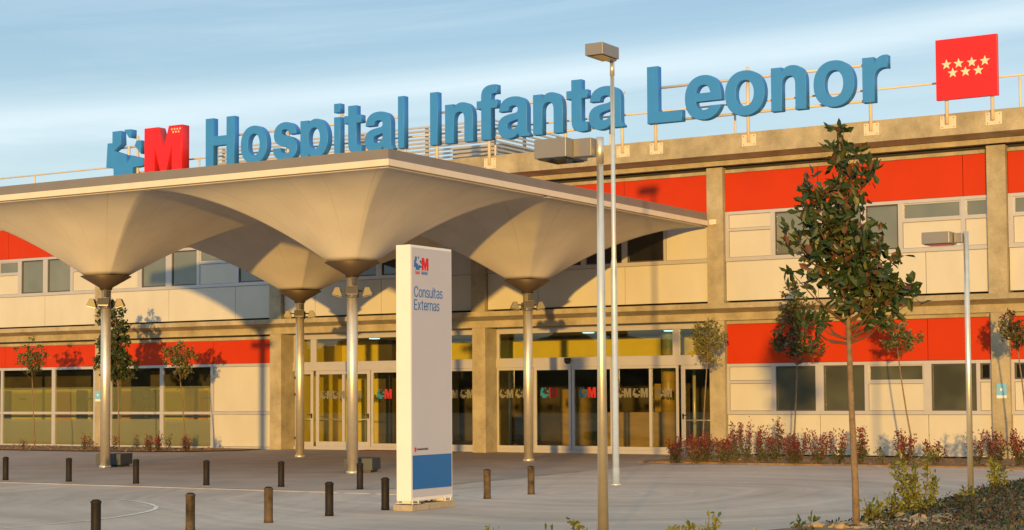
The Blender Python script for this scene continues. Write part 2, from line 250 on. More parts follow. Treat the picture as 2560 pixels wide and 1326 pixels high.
# ------------------------------------------------------------------ ground
def ground_mat():
    m_ = bpy.data.materials.new('plaza_concrete'); m_.use_nodes = True
    n = m_.node_tree.nodes; l = m_.node_tree.links; b = n['Principled BSDF']; b.inputs['Roughness'].default_value = 0.85; b.inputs['Specular IOR Level'].default_value = 0.15
    t = n.new('ShaderNodeTexCoord')
    def noise(scale, det, vec, dist=0):
        z = n.new('ShaderNodeTexNoise'); z.inputs['Scale'].default_value = scale; z.inputs['Detail'].default_value = det; z.inputs['Roughness'].default_value = 0.62; z.inputs['Distortion'].default_value = dist; l.new(vec, z.inputs['Vector']); return z.outputs[0]
    mp = n.new('ShaderNodeMapping'); mp.inputs['Location'].default_value = (-27.0, 15.5, 0); l.new(t.outputs['Object'], mp.inputs[0])
    sep = n.new('ShaderNodeVectorMath'); sep.operation = 'LENGTH'; l.new(mp.outputs[0], sep.inputs[0])
    # swept dust arcs: noise over (distance from a turning centre, direction)
    wob = n.new('ShaderNodeMath'); wob.operation = 'MULTIPLY_ADD'; l.new(noise(0.16, 2, t.outputs['Object']), wob.inputs[0]); wob.inputs[1].default_value = 3.0; l.new(sep.outputs['Value'], wob.inputs[2])
    cx = n.new('ShaderNodeCombineXYZ'); l.new(wob.outputs[0], cx.inputs[0])
    arcs = noise(1.5, 5, cx.outputs[0])
    fine = noise(4.0, 8, t.outputs['Object']); big = noise(0.22, 4, t.outputs['Object'])
    s1 = n.new('ShaderNodeMath'); s1.operation = 'MULTIPLY_ADD'; l.new(arcs, s1.inputs[0]); s1.inputs[1].default_value = 1.25; l.new(big, s1.inputs[2])
    s2 = n.new('ShaderNodeMath'); s2.operation = 'MULTIPLY_ADD'; l.new(fine, s2.inputs[0]); s2.inputs[1].default_value = 0.35; l.new(s1.outputs[0], s2.inputs[2])
    mr = n.new('ShaderNodeMapRange'); mr.inputs[1].default_value = 1.0; mr.inputs[2].default_value = 1.60; l.new(s2.outputs[0], mr.inputs[0])
    x = n.new('ShaderNodeMix'); x.data_type = 'RGBA'; l.new(mr.outputs[0], x.inputs[0]); x.inputs[6].default_value = (0.43, 0.325, 0.245, 1); x.inputs[7].default_value = (0.70, 0.54, 0.415, 1); l.new(x.outputs[2], b.inputs['Base Color'])
    bp = n.new('ShaderNodeBump'); bp.inputs['Strength'].default_value = 0.15; bp.inputs['Distance'].default_value = 0.01; l.new(noise(25, 4, t.outputs['Object']), bp.inputs['Height']); l.new(bp.outputs[0], b.inputs['Normal'])
    return m_
M['ground'] = ground_mat()
bm = bmesh.new(); v = [bm.verts.new(p) for p in ((-700, -700, 0), (700, -700, 0), (700, 700, 0), (-700, 700, 0))]; bm.faces.new(v); struct('ground', bm, M['ground'])
def sheet(name, poly, z, material):
    bm = bmesh.new(); bm.faces.new([bm.verts.new((x, y, z)) for x, y in poly]); return struct(name, bm, material)
M['pavers'] = mat('brown_grey_paving', (0.44, 0.335, 0.26), 0.85, var=0.14, vscale=0.8, spec=0.2)
M['kerb'] = mat('pale_kerb', (0.52, 0.43, 0.35), 0.85, var=0.2, vscale=2)
# darker paving under and beside the canopy, edged by a pale flush kerb
def rounded(x0, x1, y0, y1, r, n=8):
    out = [(x0, y0)]
    for i in range(n+1):
        a = -PI/2 + PI/2*i/n; out.append((x1-r+r*math.cos(a), y0+r+r*math.sin(a)))
    for p in ((x1-0.9, -3.6), (x1-0.9, 0.66), (7.7, 0.66), (7.7, 0), (x0, 0)): out.append(p)
    return out
sheet('paving', rounded(-30, 23.3, -17.05, 0.6, 2.2), 0.004, M['pavers'])
bm = bmesh.new(); box(bm, -30, 25.2, -17.30, -17.16, -0.05, 0.008); struct('kerb_line', bm, M['kerb'])
sheet('planting_bed', [(-30, -0.1), (-30, -3.6), (3, -3.5), (6.3, -2.7), (7.1, -1.7), (7.15, -0.1)], 0.03, M['soil'])
bm = bmesh.new(); prism(bm, [(21.75, -4.3), (36, -4.25), (60, -4.2), (60, 0.1), (21.75, 0.1)], 'Z', -0.05, 0.035); struct('planting_bed', bm, M['soil'])
# mound in the foreground bed (grid with a soft edge)
edge = [(60, -6.5), (33.2, -7.0), (31.95, -9.2), (32.3, -13), (32.62, -17), (32.75, -20.2), (32.4, -21.9), (31.9, -22.75), (31.2, -23.35), (30.2, -23.65), (28.5, -24.5), (27, -27), (27, -60), (60, -60)]
def inside(x, y, poly=edge):
    c = False; n = len(poly)
    for i in range(n):
        (x1, y1), (x2, y2) = poly[i], poly[(i+1) % n]
        if (y1 > y) != (y2 > y) and x < (x2-x1)*(y-y1)/(y2-y1)+x1: c = not c
    return c
def edist(x, y, poly=edge):
    best = 1e9; n = len(poly)
    for i in range(n):
        (x1, y1), (x2, y2) = poly[i], poly[(i+1) % n]
        dx, dy = x2-x1, y2-y1; t = max(0, min(1, ((x-x1)*dx+(y-y1)*dy)/(dx*dx+dy*dy))); best = min(best, math.hypot(x-x1-t*dx, y-y1-t*dy))
    return best
def bedz(x, y):
    if not inside(x, y): return -0.06
    q = edist(x, y); return 0.02 + 0.16*(1-math.exp(-q/0.9)) + 0.02*math.sin(x*3.1+y*1.7)*min(1, q) + 0.015*math.sin(y*5.3-x*2.2)*min(1, q)
bm = bmesh.new(); nx, ny = 90, 130; x0, x1, y0, y1 = 26.5, 46, -37, -6
g = [[bm.verts.new((x0+(x1-x0)*i/nx, y0+(y1-y0)*j/ny, bedz(x0+(x1-x0)*i/nx, y0+(y1-y0)*j/ny))) for i in range(nx+1)] for j in range(ny+1)]
for j in range(ny):
    for i in range(nx): bm.faces.new((g[j][i], g[j][i+1], g[j+1][i+1], g[j+1][i])).smooth = True
struct('planting_bed', bm, M['soil'])
def ribbon(name, pts, wd, z, material):
    bm = bmesh.new(); prev = None
    for i, p in enumerate(pts):
        a = Vector(pts[max(0, i-1)]); b = Vector(pts[min(len(pts)-1, i+1)]); t = (b-a).normalized(); nn = Vector((-t.y, t.x)); ww = wd*(0.35+0.65*math.sin(PI*(i+0.4)/(len(pts)-0.2)))
        q = (bm.verts.new((p[0]+nn.x*ww, p[1]+nn.y*ww, z)), bm.verts.new((p[0]-nn.x*ww, p[1]-nn.y*ww, z)))
        if prev: bm.faces.new((prev[0], prev[1], q[1], q[0]))
        prev = q
    return struct(name, bm, material)
def gp(px): return [tuple(ray(x, y, Z=0)[:2]) for x, y in px]
ribbon('tyre_mark', gp([(250, 1246), (300, 1250), (345, 1255), (380, 1262), (391, 1268), (388, 1274), (370, 1280), (330, 1288), (280, 1296), (220, 1303), (120, 1312), (10, 1321)]), 0.035, 0.006, M['mark'])
# ------------------------------------------------------------------ hospital building
B = thing('hospital_building', 'two storey concrete framed hospital with red and white cladding panels', 'building', (14.4, 6, 0))
def bp(name, matk, *a, **k): return boxpart(name, M[matk] if isinstance(matk, str) else matk, B, *a, **k)
TS = range(-3, 7)
XL, XR = -21.6, 43.63
for t in TS:      # columns
    x = 7.2*t
    bp('column', 'concrete', x, x+0.43, 0.0, 0.75, 0, 3.443, bevel=0.012)
    bp('column', 'concrete', x-0.03, x+0.42, 0.003, 0.70, 3.86, 7.36, bevel=0.012)
def slab(b_):
    prism(b_, [(-0.33, 3.87), (-0.33, 3.74), (0.0, 3.635), (0.0, 3.445), (0.75, 3.445), (0.75, 3.80), (0.12, 3.87)], 'X', XL, XR)
part('floor_beam', M['concrete'], B, slab)
part('parapet', M['concrete'], B, lambda b_: prism(b_, [(-0.50, 8.115), (-0.50, 7.775), (-0.515, 7.77), (-0.515, 7.60), (-0.02, 7.53), (0.18, 7.53), (0.18, 7.80), (-0.30, 7.80), (-0.30, 8.115)], 'X', XL, XR))
part('roof_beam', M['concrete'], B, lambda b_: prism(b_, [(-0.02, 7.52), (-0.02, 7.40), (0.6, 7.40), (0.6, 7.52)], 'X', XL, XR))
bp('roof_deck', 'concrete', XL, XR, 0.62, 16, 7.35, 7.72)
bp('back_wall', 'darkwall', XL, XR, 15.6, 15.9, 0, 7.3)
bp('side_wall', 'white', XL, XL+0.25, 0.8, 15.5, 0, 7.3); bp('side_wall', 'white', XR-0.25, XR, 0.8, 15.5, 0, 7.3)
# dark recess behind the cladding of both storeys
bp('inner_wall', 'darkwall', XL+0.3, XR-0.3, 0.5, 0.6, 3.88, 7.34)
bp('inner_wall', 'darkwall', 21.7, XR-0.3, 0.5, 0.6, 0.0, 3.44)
PY = 0.15
def panel(k, x0, x1, z0, z1, y=PY):
    g_ = 0.007
    boxpart('red_panel' if k == 'red' else 'white_panel', M[k], B, x0+g_, x1-g_, y, y+0.04, z0+g_, z1-g_, bevel=0.004)
def frame(x0, x1, z0, z1, y=PY-0.02, d=0.06, k='alu', nm='frame_bar'): return boxpart(nm, M[k], B, x0, x1, y, y+d, z0, z1)
def window(x0, x1, z0, z1, pane='blind', fr='winframe', y=PY+0.01, fwid=0.035):
    b_ = bmesh.new()
    box(b_, x0, x0+fwid, y, y+0.05, z0, z1); box(b_, x1-fwid, x1, y, y+0.05, z0, z1); box(b_, x0+fwid, x1-fwid, y, y+0.05, z0, z0+fwid); box(b_, x0+fwid, x1-fwid, y, y+0.05, z1-fwid, z1)
    f_ = finish('window', b_, M[fr], B)
    b_ = bmesh.new(); box(b_, x0+fwid, x1-fwid, y+0.022, y+0.032, z0+fwid, z1-fwid)
    finish('pane', b_, M[pane], f_)
    return f_
def storey(X, zb, zr0, zr1, zt, zj, zl, cells, joints_red, joints_low, pane, smallp=True):
    """zb panel foot, zl..zj sill rail, zt window head, zr0..zr1 red band; cells: (kind, x0, x1) offsets from the bay"""
    x0, x1 = X+0.43, X+7.19
    j = [x0]+[X+q for q in joints_red]+[x1]
    for a, b_ in zip(j, j[1:]): panel('red', a, b_, zr0, zr1)
    j = [x0]+[X+q for q in joints_low]+[x1]
    for a, b_ in zip(j, j[1:]): panel('white', a, b_, zb, zl)
    frame(x0, x1, zl+0.001, zj); frame(x0, x1, zt, zr0-0.001)                         # sill rail and head rail
    frame(x0, x1, zr1+0.003, zr1+0.09, y=PY+0.01, k='concrete', nm='lintel_strip')
    bp('shadow_gap', 'dark', x0, x1, PY+0.06, PY+0.10, zr1+0.091, zr1+0.16)
    prev = x0
    cells = [(k, X+a, X+b_) for k, a, b_ in cells]
    for i, (k, a, b_) in enumerate(cells):
        if a-prev > 0.012: frame(prev, a, zj+0.001, zt-0.001)
        if k == 'W': window(a, b_, zj+0.002, zt-0.002, pane)
        if k == 'T':
            window(a, b_, zt-0.40, zt-0.002, pane, fr='alu'); frame(a, b_, zt-0.46, zt-0.402); panel('white', a, b_, zj, zt-0.46, PY+0.005)
        if k == 'B':
            window(a, b_, zt-0.38, zt-0.002, 'blackglass'); frame(a, b_, zt-0.44, zt-0.382); panel('white', a, b_, zj, zt-0.44, PY+0.005)
        if k == 'P':
            panel('white', a, b_, zt-0.35, zt, PY+0.005); frame(a, b_, zt-0.42, zt-0.351); panel('white', a, b_, zj, zt-0.421, PY+0.005)
        if k == 'F': panel('white', a, b_, zj, zt, PY+0.005)
        prev = b_
    if x1-prev > 0.012: frame(prev, x1, zj+0.001, zt-0.001)
lowA = [('P', .50, 1.64), ('W', 1.76, 2.81), ('W', 3.02, 4.07), ('T', 4.17, 5.54), ('W', 5.73, 6.81), ('B', 6.90, 7.14)]
upA = [('P', .53, 1.67), ('W', 1.79, 2.81), ('W', 3.04, 4.05), ('W', 4.17, 4.98), ('T', 5.09, 6.51), ('T', 6.62, 7.14)]
UP = dict(zb=3.94, zr0=6.22, zr1=7.21, zt=6.14, zj=5.05, zl=4.95)
LO = dict(zb=0.06, zr0=2.345, zr1=3.35, zt=2.265, zj=1.15, zl=1.06)
for t in TS:
    if t == 6: continue
    X = 7.2*t
    if t >= 3:
        c_lo, c_up = (lowA, upA) if t == 3 else ([('B', .50, .95), ('W', 1.1, 2.2), ('W', 2.4, 3.5), ('P', 3.7, 4.9), ('W', 5.0, 6.1), ('P', 6.2, 7.14)], [('T', .55, 1.7), ('W', 1.85, 2.9), ('W', 3.1, 4.1), ('T', 4.2, 5.6), ('W', 5.8, 7.0)])
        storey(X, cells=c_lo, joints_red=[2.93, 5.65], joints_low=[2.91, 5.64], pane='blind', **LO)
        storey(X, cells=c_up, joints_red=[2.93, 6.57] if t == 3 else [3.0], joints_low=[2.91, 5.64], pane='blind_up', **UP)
    elif t in (1, 2):
        c = [('W', 1.9, 2.8), ('W', 2.95, 3.82), ('W', 4.03, 5.05), ('F', 5.2, 6.3)] if t == 1 else [('T', .6, 2.2), ('W', 2.35, 3.4), ('W', 3.56, 4.64), ('W', 4.80, 5.87), ('F', 5.94, 7.12)]
        storey(X, cells=c, joints_red=[1.9, 4.72], joints_low=[2.05, 4.72] if t == 2 else [1.6, 4.0], pane='blackglass', **UP)
    else:
        c = [('P', .5, 1.7), ('W', 1.88, 2.90), ('W', 3.15, 4.18), ('T', 4.30, 5.75), ('W', 5.87, 6.90)] if t == 0 else [('F', .5, 2.4), ('T', 2.6, 3.5), ('W', 3.67, 4.68), ('W', 4.89, 5.93), ('T', 6.05, 7.14)]
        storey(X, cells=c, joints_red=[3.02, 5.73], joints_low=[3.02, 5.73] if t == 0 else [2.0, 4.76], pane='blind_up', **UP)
        # ground floor: red band over tall glazing
        x0, x1 = X+0.43, X+7.19
        j = [x0, X+2.9, X+4.85, x1]
        for a, b_ in zip(j, j[1:]): panel('red', a, b_, 2.585, 3.30)
        frame(x0, x1, 3.303, 3.39, y=PY+0.01, k='concrete', nm='lintel_strip'); bp('shadow_gap', 'dark', x0, x1, PY+0.06, PY+0.10, 3.391, 3.443)
        frame(x0, x1, 2.50, 2.584); frame(x0, x1, 1.05, 1.13, d=0.05); frame(x0, x1, -0.02, 0.07)
        if t == 0:
            mull = [(x0, X+.60), (X+2.67, X+2.82), (X+4.76, X+4.88)]; gl = [(X+.60, X+2.67), (X+2.82, X+4.76)]
            panel('white', X+4.88, x1, 1.13, 2.50); panel('white', X+4.88, x1, 0.07, 1.05)
        else:
            mull = [(x0, X+.6), (X+2.72, X+2.82), (X+5.12, X+5.27), (X+7.0, x1)]; gl = [(X+.6, X+2.72), (X+2.82, X+5.12), (X+5.27, X+7.0)]
        for a, b_ in mull:
            frame(a, b_, 1.131, 2.499); frame(a, b_, 0.071, 1.049)
        for a, b_ in gl:
            f_ = boxpart('window', M['glass'], B, a, b_, PY+0.02, PY+0.03, 1.135, 2.495)
            boxpart('frosted_band', M['frost_t'], f_, a+0.01, b_-0.01, PY+0.032, PY+0.035, 1.14, 1.92)
            f_ = boxpart('window', M['glass'], B, a, b_, PY+0.02, PY+0.03, 0.075, 1.045)
            boxpart('frosted_band', M['frost_d'], f_, a+0.01, b_-0.01, PY+0.032, PY+0.035, 0.08, 0.90)
# waiting area behind the left glazing
bp('inner_floor', 'floor_in', XL+.3, 7.15, 0.2, 4.4, -0.02, 0.012)
bp('inner_ceiling', 'ceil', XL+.3, 7.15, 0.2, 4.4, 2.95, 3.3)
bp('inner_wall', 'yellow', XL+.3, 7.15, 3.30, 3.45, 0.02, 1.88); bp('inner_shade_band', 'darkwall', XL+.3, 7.15, 3.28, 3.45, 1.881, 2.94)  # upper part painted dark, in place of the unlit wall
bp('inner_wall', 'yellow', 5.2, 5.3, 0.8, 3.29, 0.02, 2.94)
for x in (-12.5, -9.2, -5.4, -2.0, 0.9, 3.4):
    f_ = bp('inner_door', 'orange', x, x+0.95, 3.24, 3.299, 0.02, 1.80); 
    bp('inner_doorway', 'darkwall', x+1.25, x+1.75, 3.24, 3.297, 0.02, 1.84)
for x in (-7.0, -3.7, -1.0, 1.6, 4.1): bp('inner_sign', 'decalblue', x, x+0.30, 3.235, 3.299, 1.52, 1.57)
for i, x in enumerate((-4.2, -3.7, -2.4, -1.0, 1.5, 2.1, 3.6)): bp('seat_block', 'white', x, x+0.30, 0.45, 0.7, 0.10, 0.38)

# belt of trees added out of view, to give the glass dark shapes to reflect
rs = random.Random(31); bm = bmesh.new()
for i in range(150):
    x = rs.uniform(-150, 12); y = -95+rs.uniform(-8, 8); r_ = rs.uniform(2.0, 4.2)
    b0 = bmesh.ops.create_icosphere(bm, subdivisions=2, radius=r_, matrix=Matrix.Translation((x, y, rs.uniform(1.5, 4.5))) @ Matrix.Diagonal((1.2, 1, rs.uniform(.8, 1.3), 1)))
    for v_ in b0['verts']: v_.co += Vector((rs.uniform(-1, 1), rs.uniform(-1, 1), rs.uniform(-1, 1)))*r_*0.2
M['belt'] = mat('far_tree_foliage', (0.11, 0.09, 0.045), 0.9, var=0.4, vscale=0.4)
o = finish('added_tree_belt', bm, M['belt']); o['kind'] = 'stuff'; o['label'] = 'dark belt of trees added out of view behind the camera, for the glass to reflect'; o['category'] = 'trees'
# ------------------------------------------------------------------ entrance glazing (two bays, set back)
EY = 0.60
EMB = [[(0.06, 1.0), (0.28, 1.0), (0.28, 0.70), (0.09, 0.57), (0.44, 0.44), (0.47, 0.22), (0.58, 0.40), (0.92, 0.31), (0.92, 0.18), (0.64, 0.17), (0.64, 0.0), (0.16, 0.0), (0.15, 0.18), (-0.08, 0.22), (-0.04, 0.74), (0.06, 0.74)],
       [(0.39, 1.0), (0.57, 1.0), (0.57, 0.83), (0.52, 0.83)], [(0.73, 0.75), (0.90, 0.74), (0.92, 0.45), (0.67, 0.64)]]
MPOLY = [(0, 0), (0, 1), (.36, 1), (.52, .50), (.66, 1), (1, 1), (1, 0), (.74, 0), (.74, .60), (.59, 0), (.43, 0), (.27, .60), (.27, 0)]
def decal(parent, x, z, h, y, kcross, km):
    b_ = bmesh.new()
    for p in EMB: prism(b_, [(x+q[0]*h*0.95, z+q[1]*h) for q in p], 'Y', y, y+0.004)
    finish('cross_emblem', b_, M[kcross], parent)
    b_ = bmesh.new(); prism(b_, [(x+h*0.92+q[0]*h*0.9, z+q[1]*h) for q in MPOLY], 'Y', y, y+0.004); finish('letter_mark', b_, M[km], parent)
def gframe(nm, x0, x1, z0, z1, y=EY, d=0.08): return boxpart(nm, M['alu'], B, x0, x1, y, y+d, z0, z1, bevel=0.004)
def sash(nm, x0, x1, z0, z1, st=0.07, y=EY+0.01, handle=None, hinges=False):
    b_ = bmesh.new(); d_ = 0.05
    box(b_, x0, x0+st, y, y+d_, z0, z1); box(b_, x1-st, x1, y, y+d_, z0, z1); box(b_, x0+st, x1-st, y, y+d_, z0, z0+st*1.3); box(b_, x0+st, x1-st, y, y+d_, z1-st, z1)
    f_ = finish(nm, b_, M['alu'], B, bevel=0.003)
    boxpart('pane', M['glass'], f_, x0+st, x1-st, y+0.02, y+0.028, z0+st*1.3, z1-st)
    if handle is not None:
        b_ = bmesh.new(); hx = handle; s_ = -1 if hx > (x0+x1)/2 else 1
        box(b_, hx-0.02, hx+0.02, y-0.03, y-0.001, 0.93, 1.07); tube(b_, [(hx, y-0.03, 1.03), (hx, y-0.07, 1.03), (hx+s_*0.11, y-0.07, 1.03)], 0.012, 8); finish('handle', b_, M['black'], f_)
        b_ = bmesh.new(); tube(b_, [(x0+st, y+0.06, 0.90), (x1-st, y+0.06, 0.90)], 0.018, 8); finish('push_bar', b_, M['alu'], f_)
    if hinges:
        for z in (0.3, 1.6, 2.1): boxpart('hinge', M['black'], f_, x0+0.015, x0+0.045, y-0.03, y-0.001, z, z+0.08)
    return f_
for X, splits in ((14.4, 'b'), (7.2, 'a')):
    a0, a1 = X+0.43, X+7.2
    gframe('entrance_header', a0, a1, 2.34, 2.60, y=EY-0.04, d=0.14)
    gframe('frame_bar', a0, a1, 3.28, 3.445); gframe('entrance_sill', a0, a1, -0.01, 0.10)
    if splits == 'b':
        tr = [(14.90, 20.27), (20.48, 21.52)]; ts = [(14.83, 14.90), (20.27, 20.48), (21.52, 21.60)]
        sb = sash('sidelight', 14.80, 16.00, 0.101, 2.339)
        for q in (14.93, 15.45): decal(sb, q, 1.50, 0.24, EY-0.004, 'decal', 'decal')
        for a, b_ in ((16.04, 17.22), (17.24, 18.50)):
            sd = sash('sliding_door', a, b_, 0.101, 2.339, st=0.08, y=EY-0.03); decal(sd, a+0.24, 1.50, 0.28, EY-0.04, 'decalblue', 'decalred')
        sl_ = sash('sidelight', 18.52, 20.42, 0.101, 2.339)
        boxpart('mullion', M['alu'], sl_, 19.57, 19.65, EY+0.0, EY+0.07, 0.2, 2.26)
        for q in (18.60, 19.10, 19.80): decal(sl_, q, 1.50, 0.24, EY-0.004, 'decal', 'decal')
        sash('door', 20.50, 21.56, 0.101, 2.339, st=0.11, handle=20.56)
    else:
        tr = [(7.75, 8.27), (8.48, 14.05)]; ts = [(7.63, 7.75), (8.27, 8.48), (14.05, 14.40)]
        sash('door', 7.66, 8.36, 0.101, 2.339, st=0.10, handle=8.31, hinges=True)
        dd = sash('door', 8.46, 10.46, 0.101, 2.339, st=0.11, handle=10.40); boxpart('mullion', M['alu'], dd, 9.44, 9.54, EY+0.0, EY+0.07, 0.25, 2.22)
        for q in (8.66, 9.10, 9.70): decal(dd, q, 1.50, 0.24, EY-0.004, 'decal', 'decal')
        for a, b_ in ((10.52, 11.70), (11.72, 12.95)):
            sd = sash('sliding_door', a, b_, 0.101, 2.339, st=0.08, y=EY-0.03); decal(sd, a+0.24, 1.50, 0.28, EY-0.04, 'decalblue', 'decalred')
        sl_ = sash('sidelight', 12.97, 14.38, 0.101, 2.339)
        for q in (13.1, 13.62): decal(sl_, q, 1.50, 0.24, EY-0.004, 'decal', 'decal')
    for a, b_ in ts: gframe('frame_bar', a, b_, 2.601, 3.279)
    for a, b_ in tr: boxpart('transom_window', M['glass'], B, a, b_, EY+0.03, EY+0.04, 2.601, 3.279)
# lobby behind the glass
bp('lobby_floor', 'floor_in', 7.6, 21.65, 0.66, 10, -0.02, 0.012)
bp('lobby_ceiling', 'ceil', 7.6, 21.65, 0.76, 10, 3.30, 3.44)
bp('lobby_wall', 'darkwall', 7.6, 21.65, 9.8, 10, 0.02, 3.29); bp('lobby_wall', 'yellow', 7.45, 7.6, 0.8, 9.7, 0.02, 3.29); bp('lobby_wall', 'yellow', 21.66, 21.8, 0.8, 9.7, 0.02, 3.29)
bp('lobby_bulkhead', 'yellow', 10.6, 21.64, 3.2, 3.35, 2.30, 3.20)
bp('lobby_wall', 'yellow', 7.62, 9.0, 3.0, 3.12, 0.02, 3.29); bp('lobby_wall', 'yellow', 9.55, 10.5, 3.2, 3.35, 0.02, 2.95)
bp('lobby_wall', 'darkwall', 9.0, 9.5, 3.05, 3.4, 0.02, 3.29)
for x in (10.6, 13.6, 16.6, 19.6):
    b_ = bmesh.new(); tube(b_, [(x, 3.3, 0.02), (x, 3.3, 2.29)], 0.05, 8); finish('lobby_post', b_, M['alu'], B)
b_ = bmesh.new(); tube(b_, [(19.35, 2.2, 0.02), (19.35, 2.2, 3.29)], 0.20, 24); finish('lobby_column', b_, M['gold'], B)
bp('reception_desk', 'gold', 15.6, 17.6, 5.4, 6.2, 0.02, 1.05); bp('reception_desk', 'gold', 11.6, 12.2, 5.0, 5.6, 0.02, 1.05)
bp('lobby_wall', 'gold', 13.3, 14.6, 6.8, 7.0, 0.02, 1.75); bp('lobby_wall', 'gold', 16.4, 17.5, 7.2, 7.4, 0.02, 1.9)
M['lamp'] = mat('lit_ceiling_light', (0.5, 0.8, 0.7), 0.5)
nn = M['lamp'].node_tree.nodes['Principled BSDF']; nn.inputs['Emission Color'].default_value = (0.35, 1.0, 0.72, 1); nn.inputs['Emission Strength'].default_value = 1.6
for x, y in ((9.9, 1.6), (14.0, 1.6), (17.2, 1.6), (19.6, 1.8)):
    b_ = bmesh.new(); tube(b_, [(x, y, 3.285), (x, y, 3.31)], 0.16, 16); finish('ceiling_light', b_, M['lamp'], B)
# door mat, camera dome, signs on the columns
b_ = bmesh.new(); box(b_, 10.4, 13.2, -0.35, 0.5, 0.005, 0.022); tag(finish('door_mat', b_, M['doormat'], bevel=0.004), 'red brown door mat in front of the left sliding doors, partly behind the white totem', 'door mat')
b_ = bmesh.new()
bmesh.ops.create_uvsphere(b_, u_segments=16, v_segments=10, radius=0.085, matrix=Matrix.Translation((17.14, 0.51, 2.50)))
box(b_, 17.05, 17.23, 0.50, 0.559, 2.50, 2.58); tag(finish('dome_camera', b_, M['black']), 'small black dome camera on the aluminium header over the right sliding doors', 'security camera')
def psign(x, z, label):
    t = thing('information_sign', label, 'sign', (x+.11, -0.01, z)); boxpart('sign_plate', M['signblue'], t, x, x+0.23, -0.025, -0.003, z+0.07, z+0.34); boxpart('sign_footer', M['signwhite'], t, x, x+0.23, -0.024, -0.004, z, z+0.069)
    boxpart('symbol', M['signwhite'], t, x+0.085, x+0.145, -0.030, -0.0255, z+0.17, z+0.24)
psign(28.92, 1.44, 'small pale blue sign plate on the concrete column at the far right'); psign(0.04, 1.46, 'small pale blue sign plate on the left concrete column, beside the steel canopy mast')
# ------------------------------------------------------------------ roof: handrail and louvred plant screen
t = thing('roof_handrail', 'thin cream steel handrail running along the roof edge', 'handrail', (14, 0, 8.0))
part('top_rail', M['rail'], t, lambda b_: tube(b_, [(XL, 0.0, 8.95), (XR, 0.0, 8.95)], 0.026, 8))
for i in range(18):
    x = -21.15+3.6*i+0.35
    part('post', M['rail'], t, lambda b_: tube(b_, [(x, 0.0, 7.72), (x, 0.0, 8.93)], 0.03, 8))
t = thing('louvred_screen', 'slatted metal screen around the roof plant behind the blue letters', 'roof screen', (6, 9, 7.72))
LX0, LX1, LY0, LY1 = -0.1, 11.4, 6.0, 12.5
def slats(b_, side):
    for i in range(18):
        z = 8.08+0.131*i
        if side == 'f': prism(b_, [(LY0, z), (LY0+0.015, z-0.02), (LY0+0.07, z+0.06), (LY0+0.055, z+0.06)], 'X', LX0, LX1)
        else: prism(b_, [(LX1, z), (LX1-0.015, z-0.02), (LX1-0.07, z+0.06), (LX1-0.055, z+0.06)], 'Y', LY0+0.02, LY1)
for s_ in 'fr': part('louvre_slats', M['louvre'], t, lambda b_: slats(b_, s_))
for x in (0.0, 2.9, 5.8, 6.1, 8.7, 11.25): boxpart('screen_post', M['louvre'], t, x-0.05, x+0.05, LY0+0.14, LY0+0.22, 7.72, 10.35)
for y in (8.2, 10.4): boxpart('screen_post', M['louvre'], t, LX1-0.24, LX1-0.16, y-0.05, y+0.05, 7.72, 10.35)
boxpart('plant_box', M['louvredark'], t, 6.2, 7.6, 7.0, 9.0, 7.72, 9.55); boxpart('plant_box', M['louvredark'], t, 8.9, 10.9, 7.4, 9.6, 7.72, 9.8); boxpart('plant_box', M['louvredark'], t, 1.2, 3.0, 7.2, 9.0, 7.72, 9.3)
# ------------------------------------------------------------------ rooftop lettering
def path(s):
    tok = s.replace(',', ' ').split(); out = []; i = 0; cur = (0, 0)
    while i < len(tok):
        c = tok[i]; i += 1
        if c in 'ML':
            cur = (float(tok[i]), float(tok[i+1])); i += 2; out.append(cur)
        elif c == 'C':
            q = [float(v_) for v_ in tok[i:i+6]]; i += 6; p0 = cur
            for k in range(1, 9):
                u = k/8; a, b_, c_, d_ = (1-u)**3, 3*u*(1-u)**2, 3*u*u*(1-u), u**3
                out.append((a*p0[0]+b_*q[0]+c_*q[2]+d_*q[4], a*p0[1]+b_*q[1]+c_*q[3]+d_*q[5]))
            cur = (q[4], q[5])
    return out
def ell(cx, cy, rx, ry, n=40): return [(cx+rx*math.copysign(abs(math.cos(a))**0.92, math.cos(a)), cy+ry*math.copysign(abs(math.sin(a))**0.92, math.sin(a))) for a in (2*PI*k/n for k in range(n))]
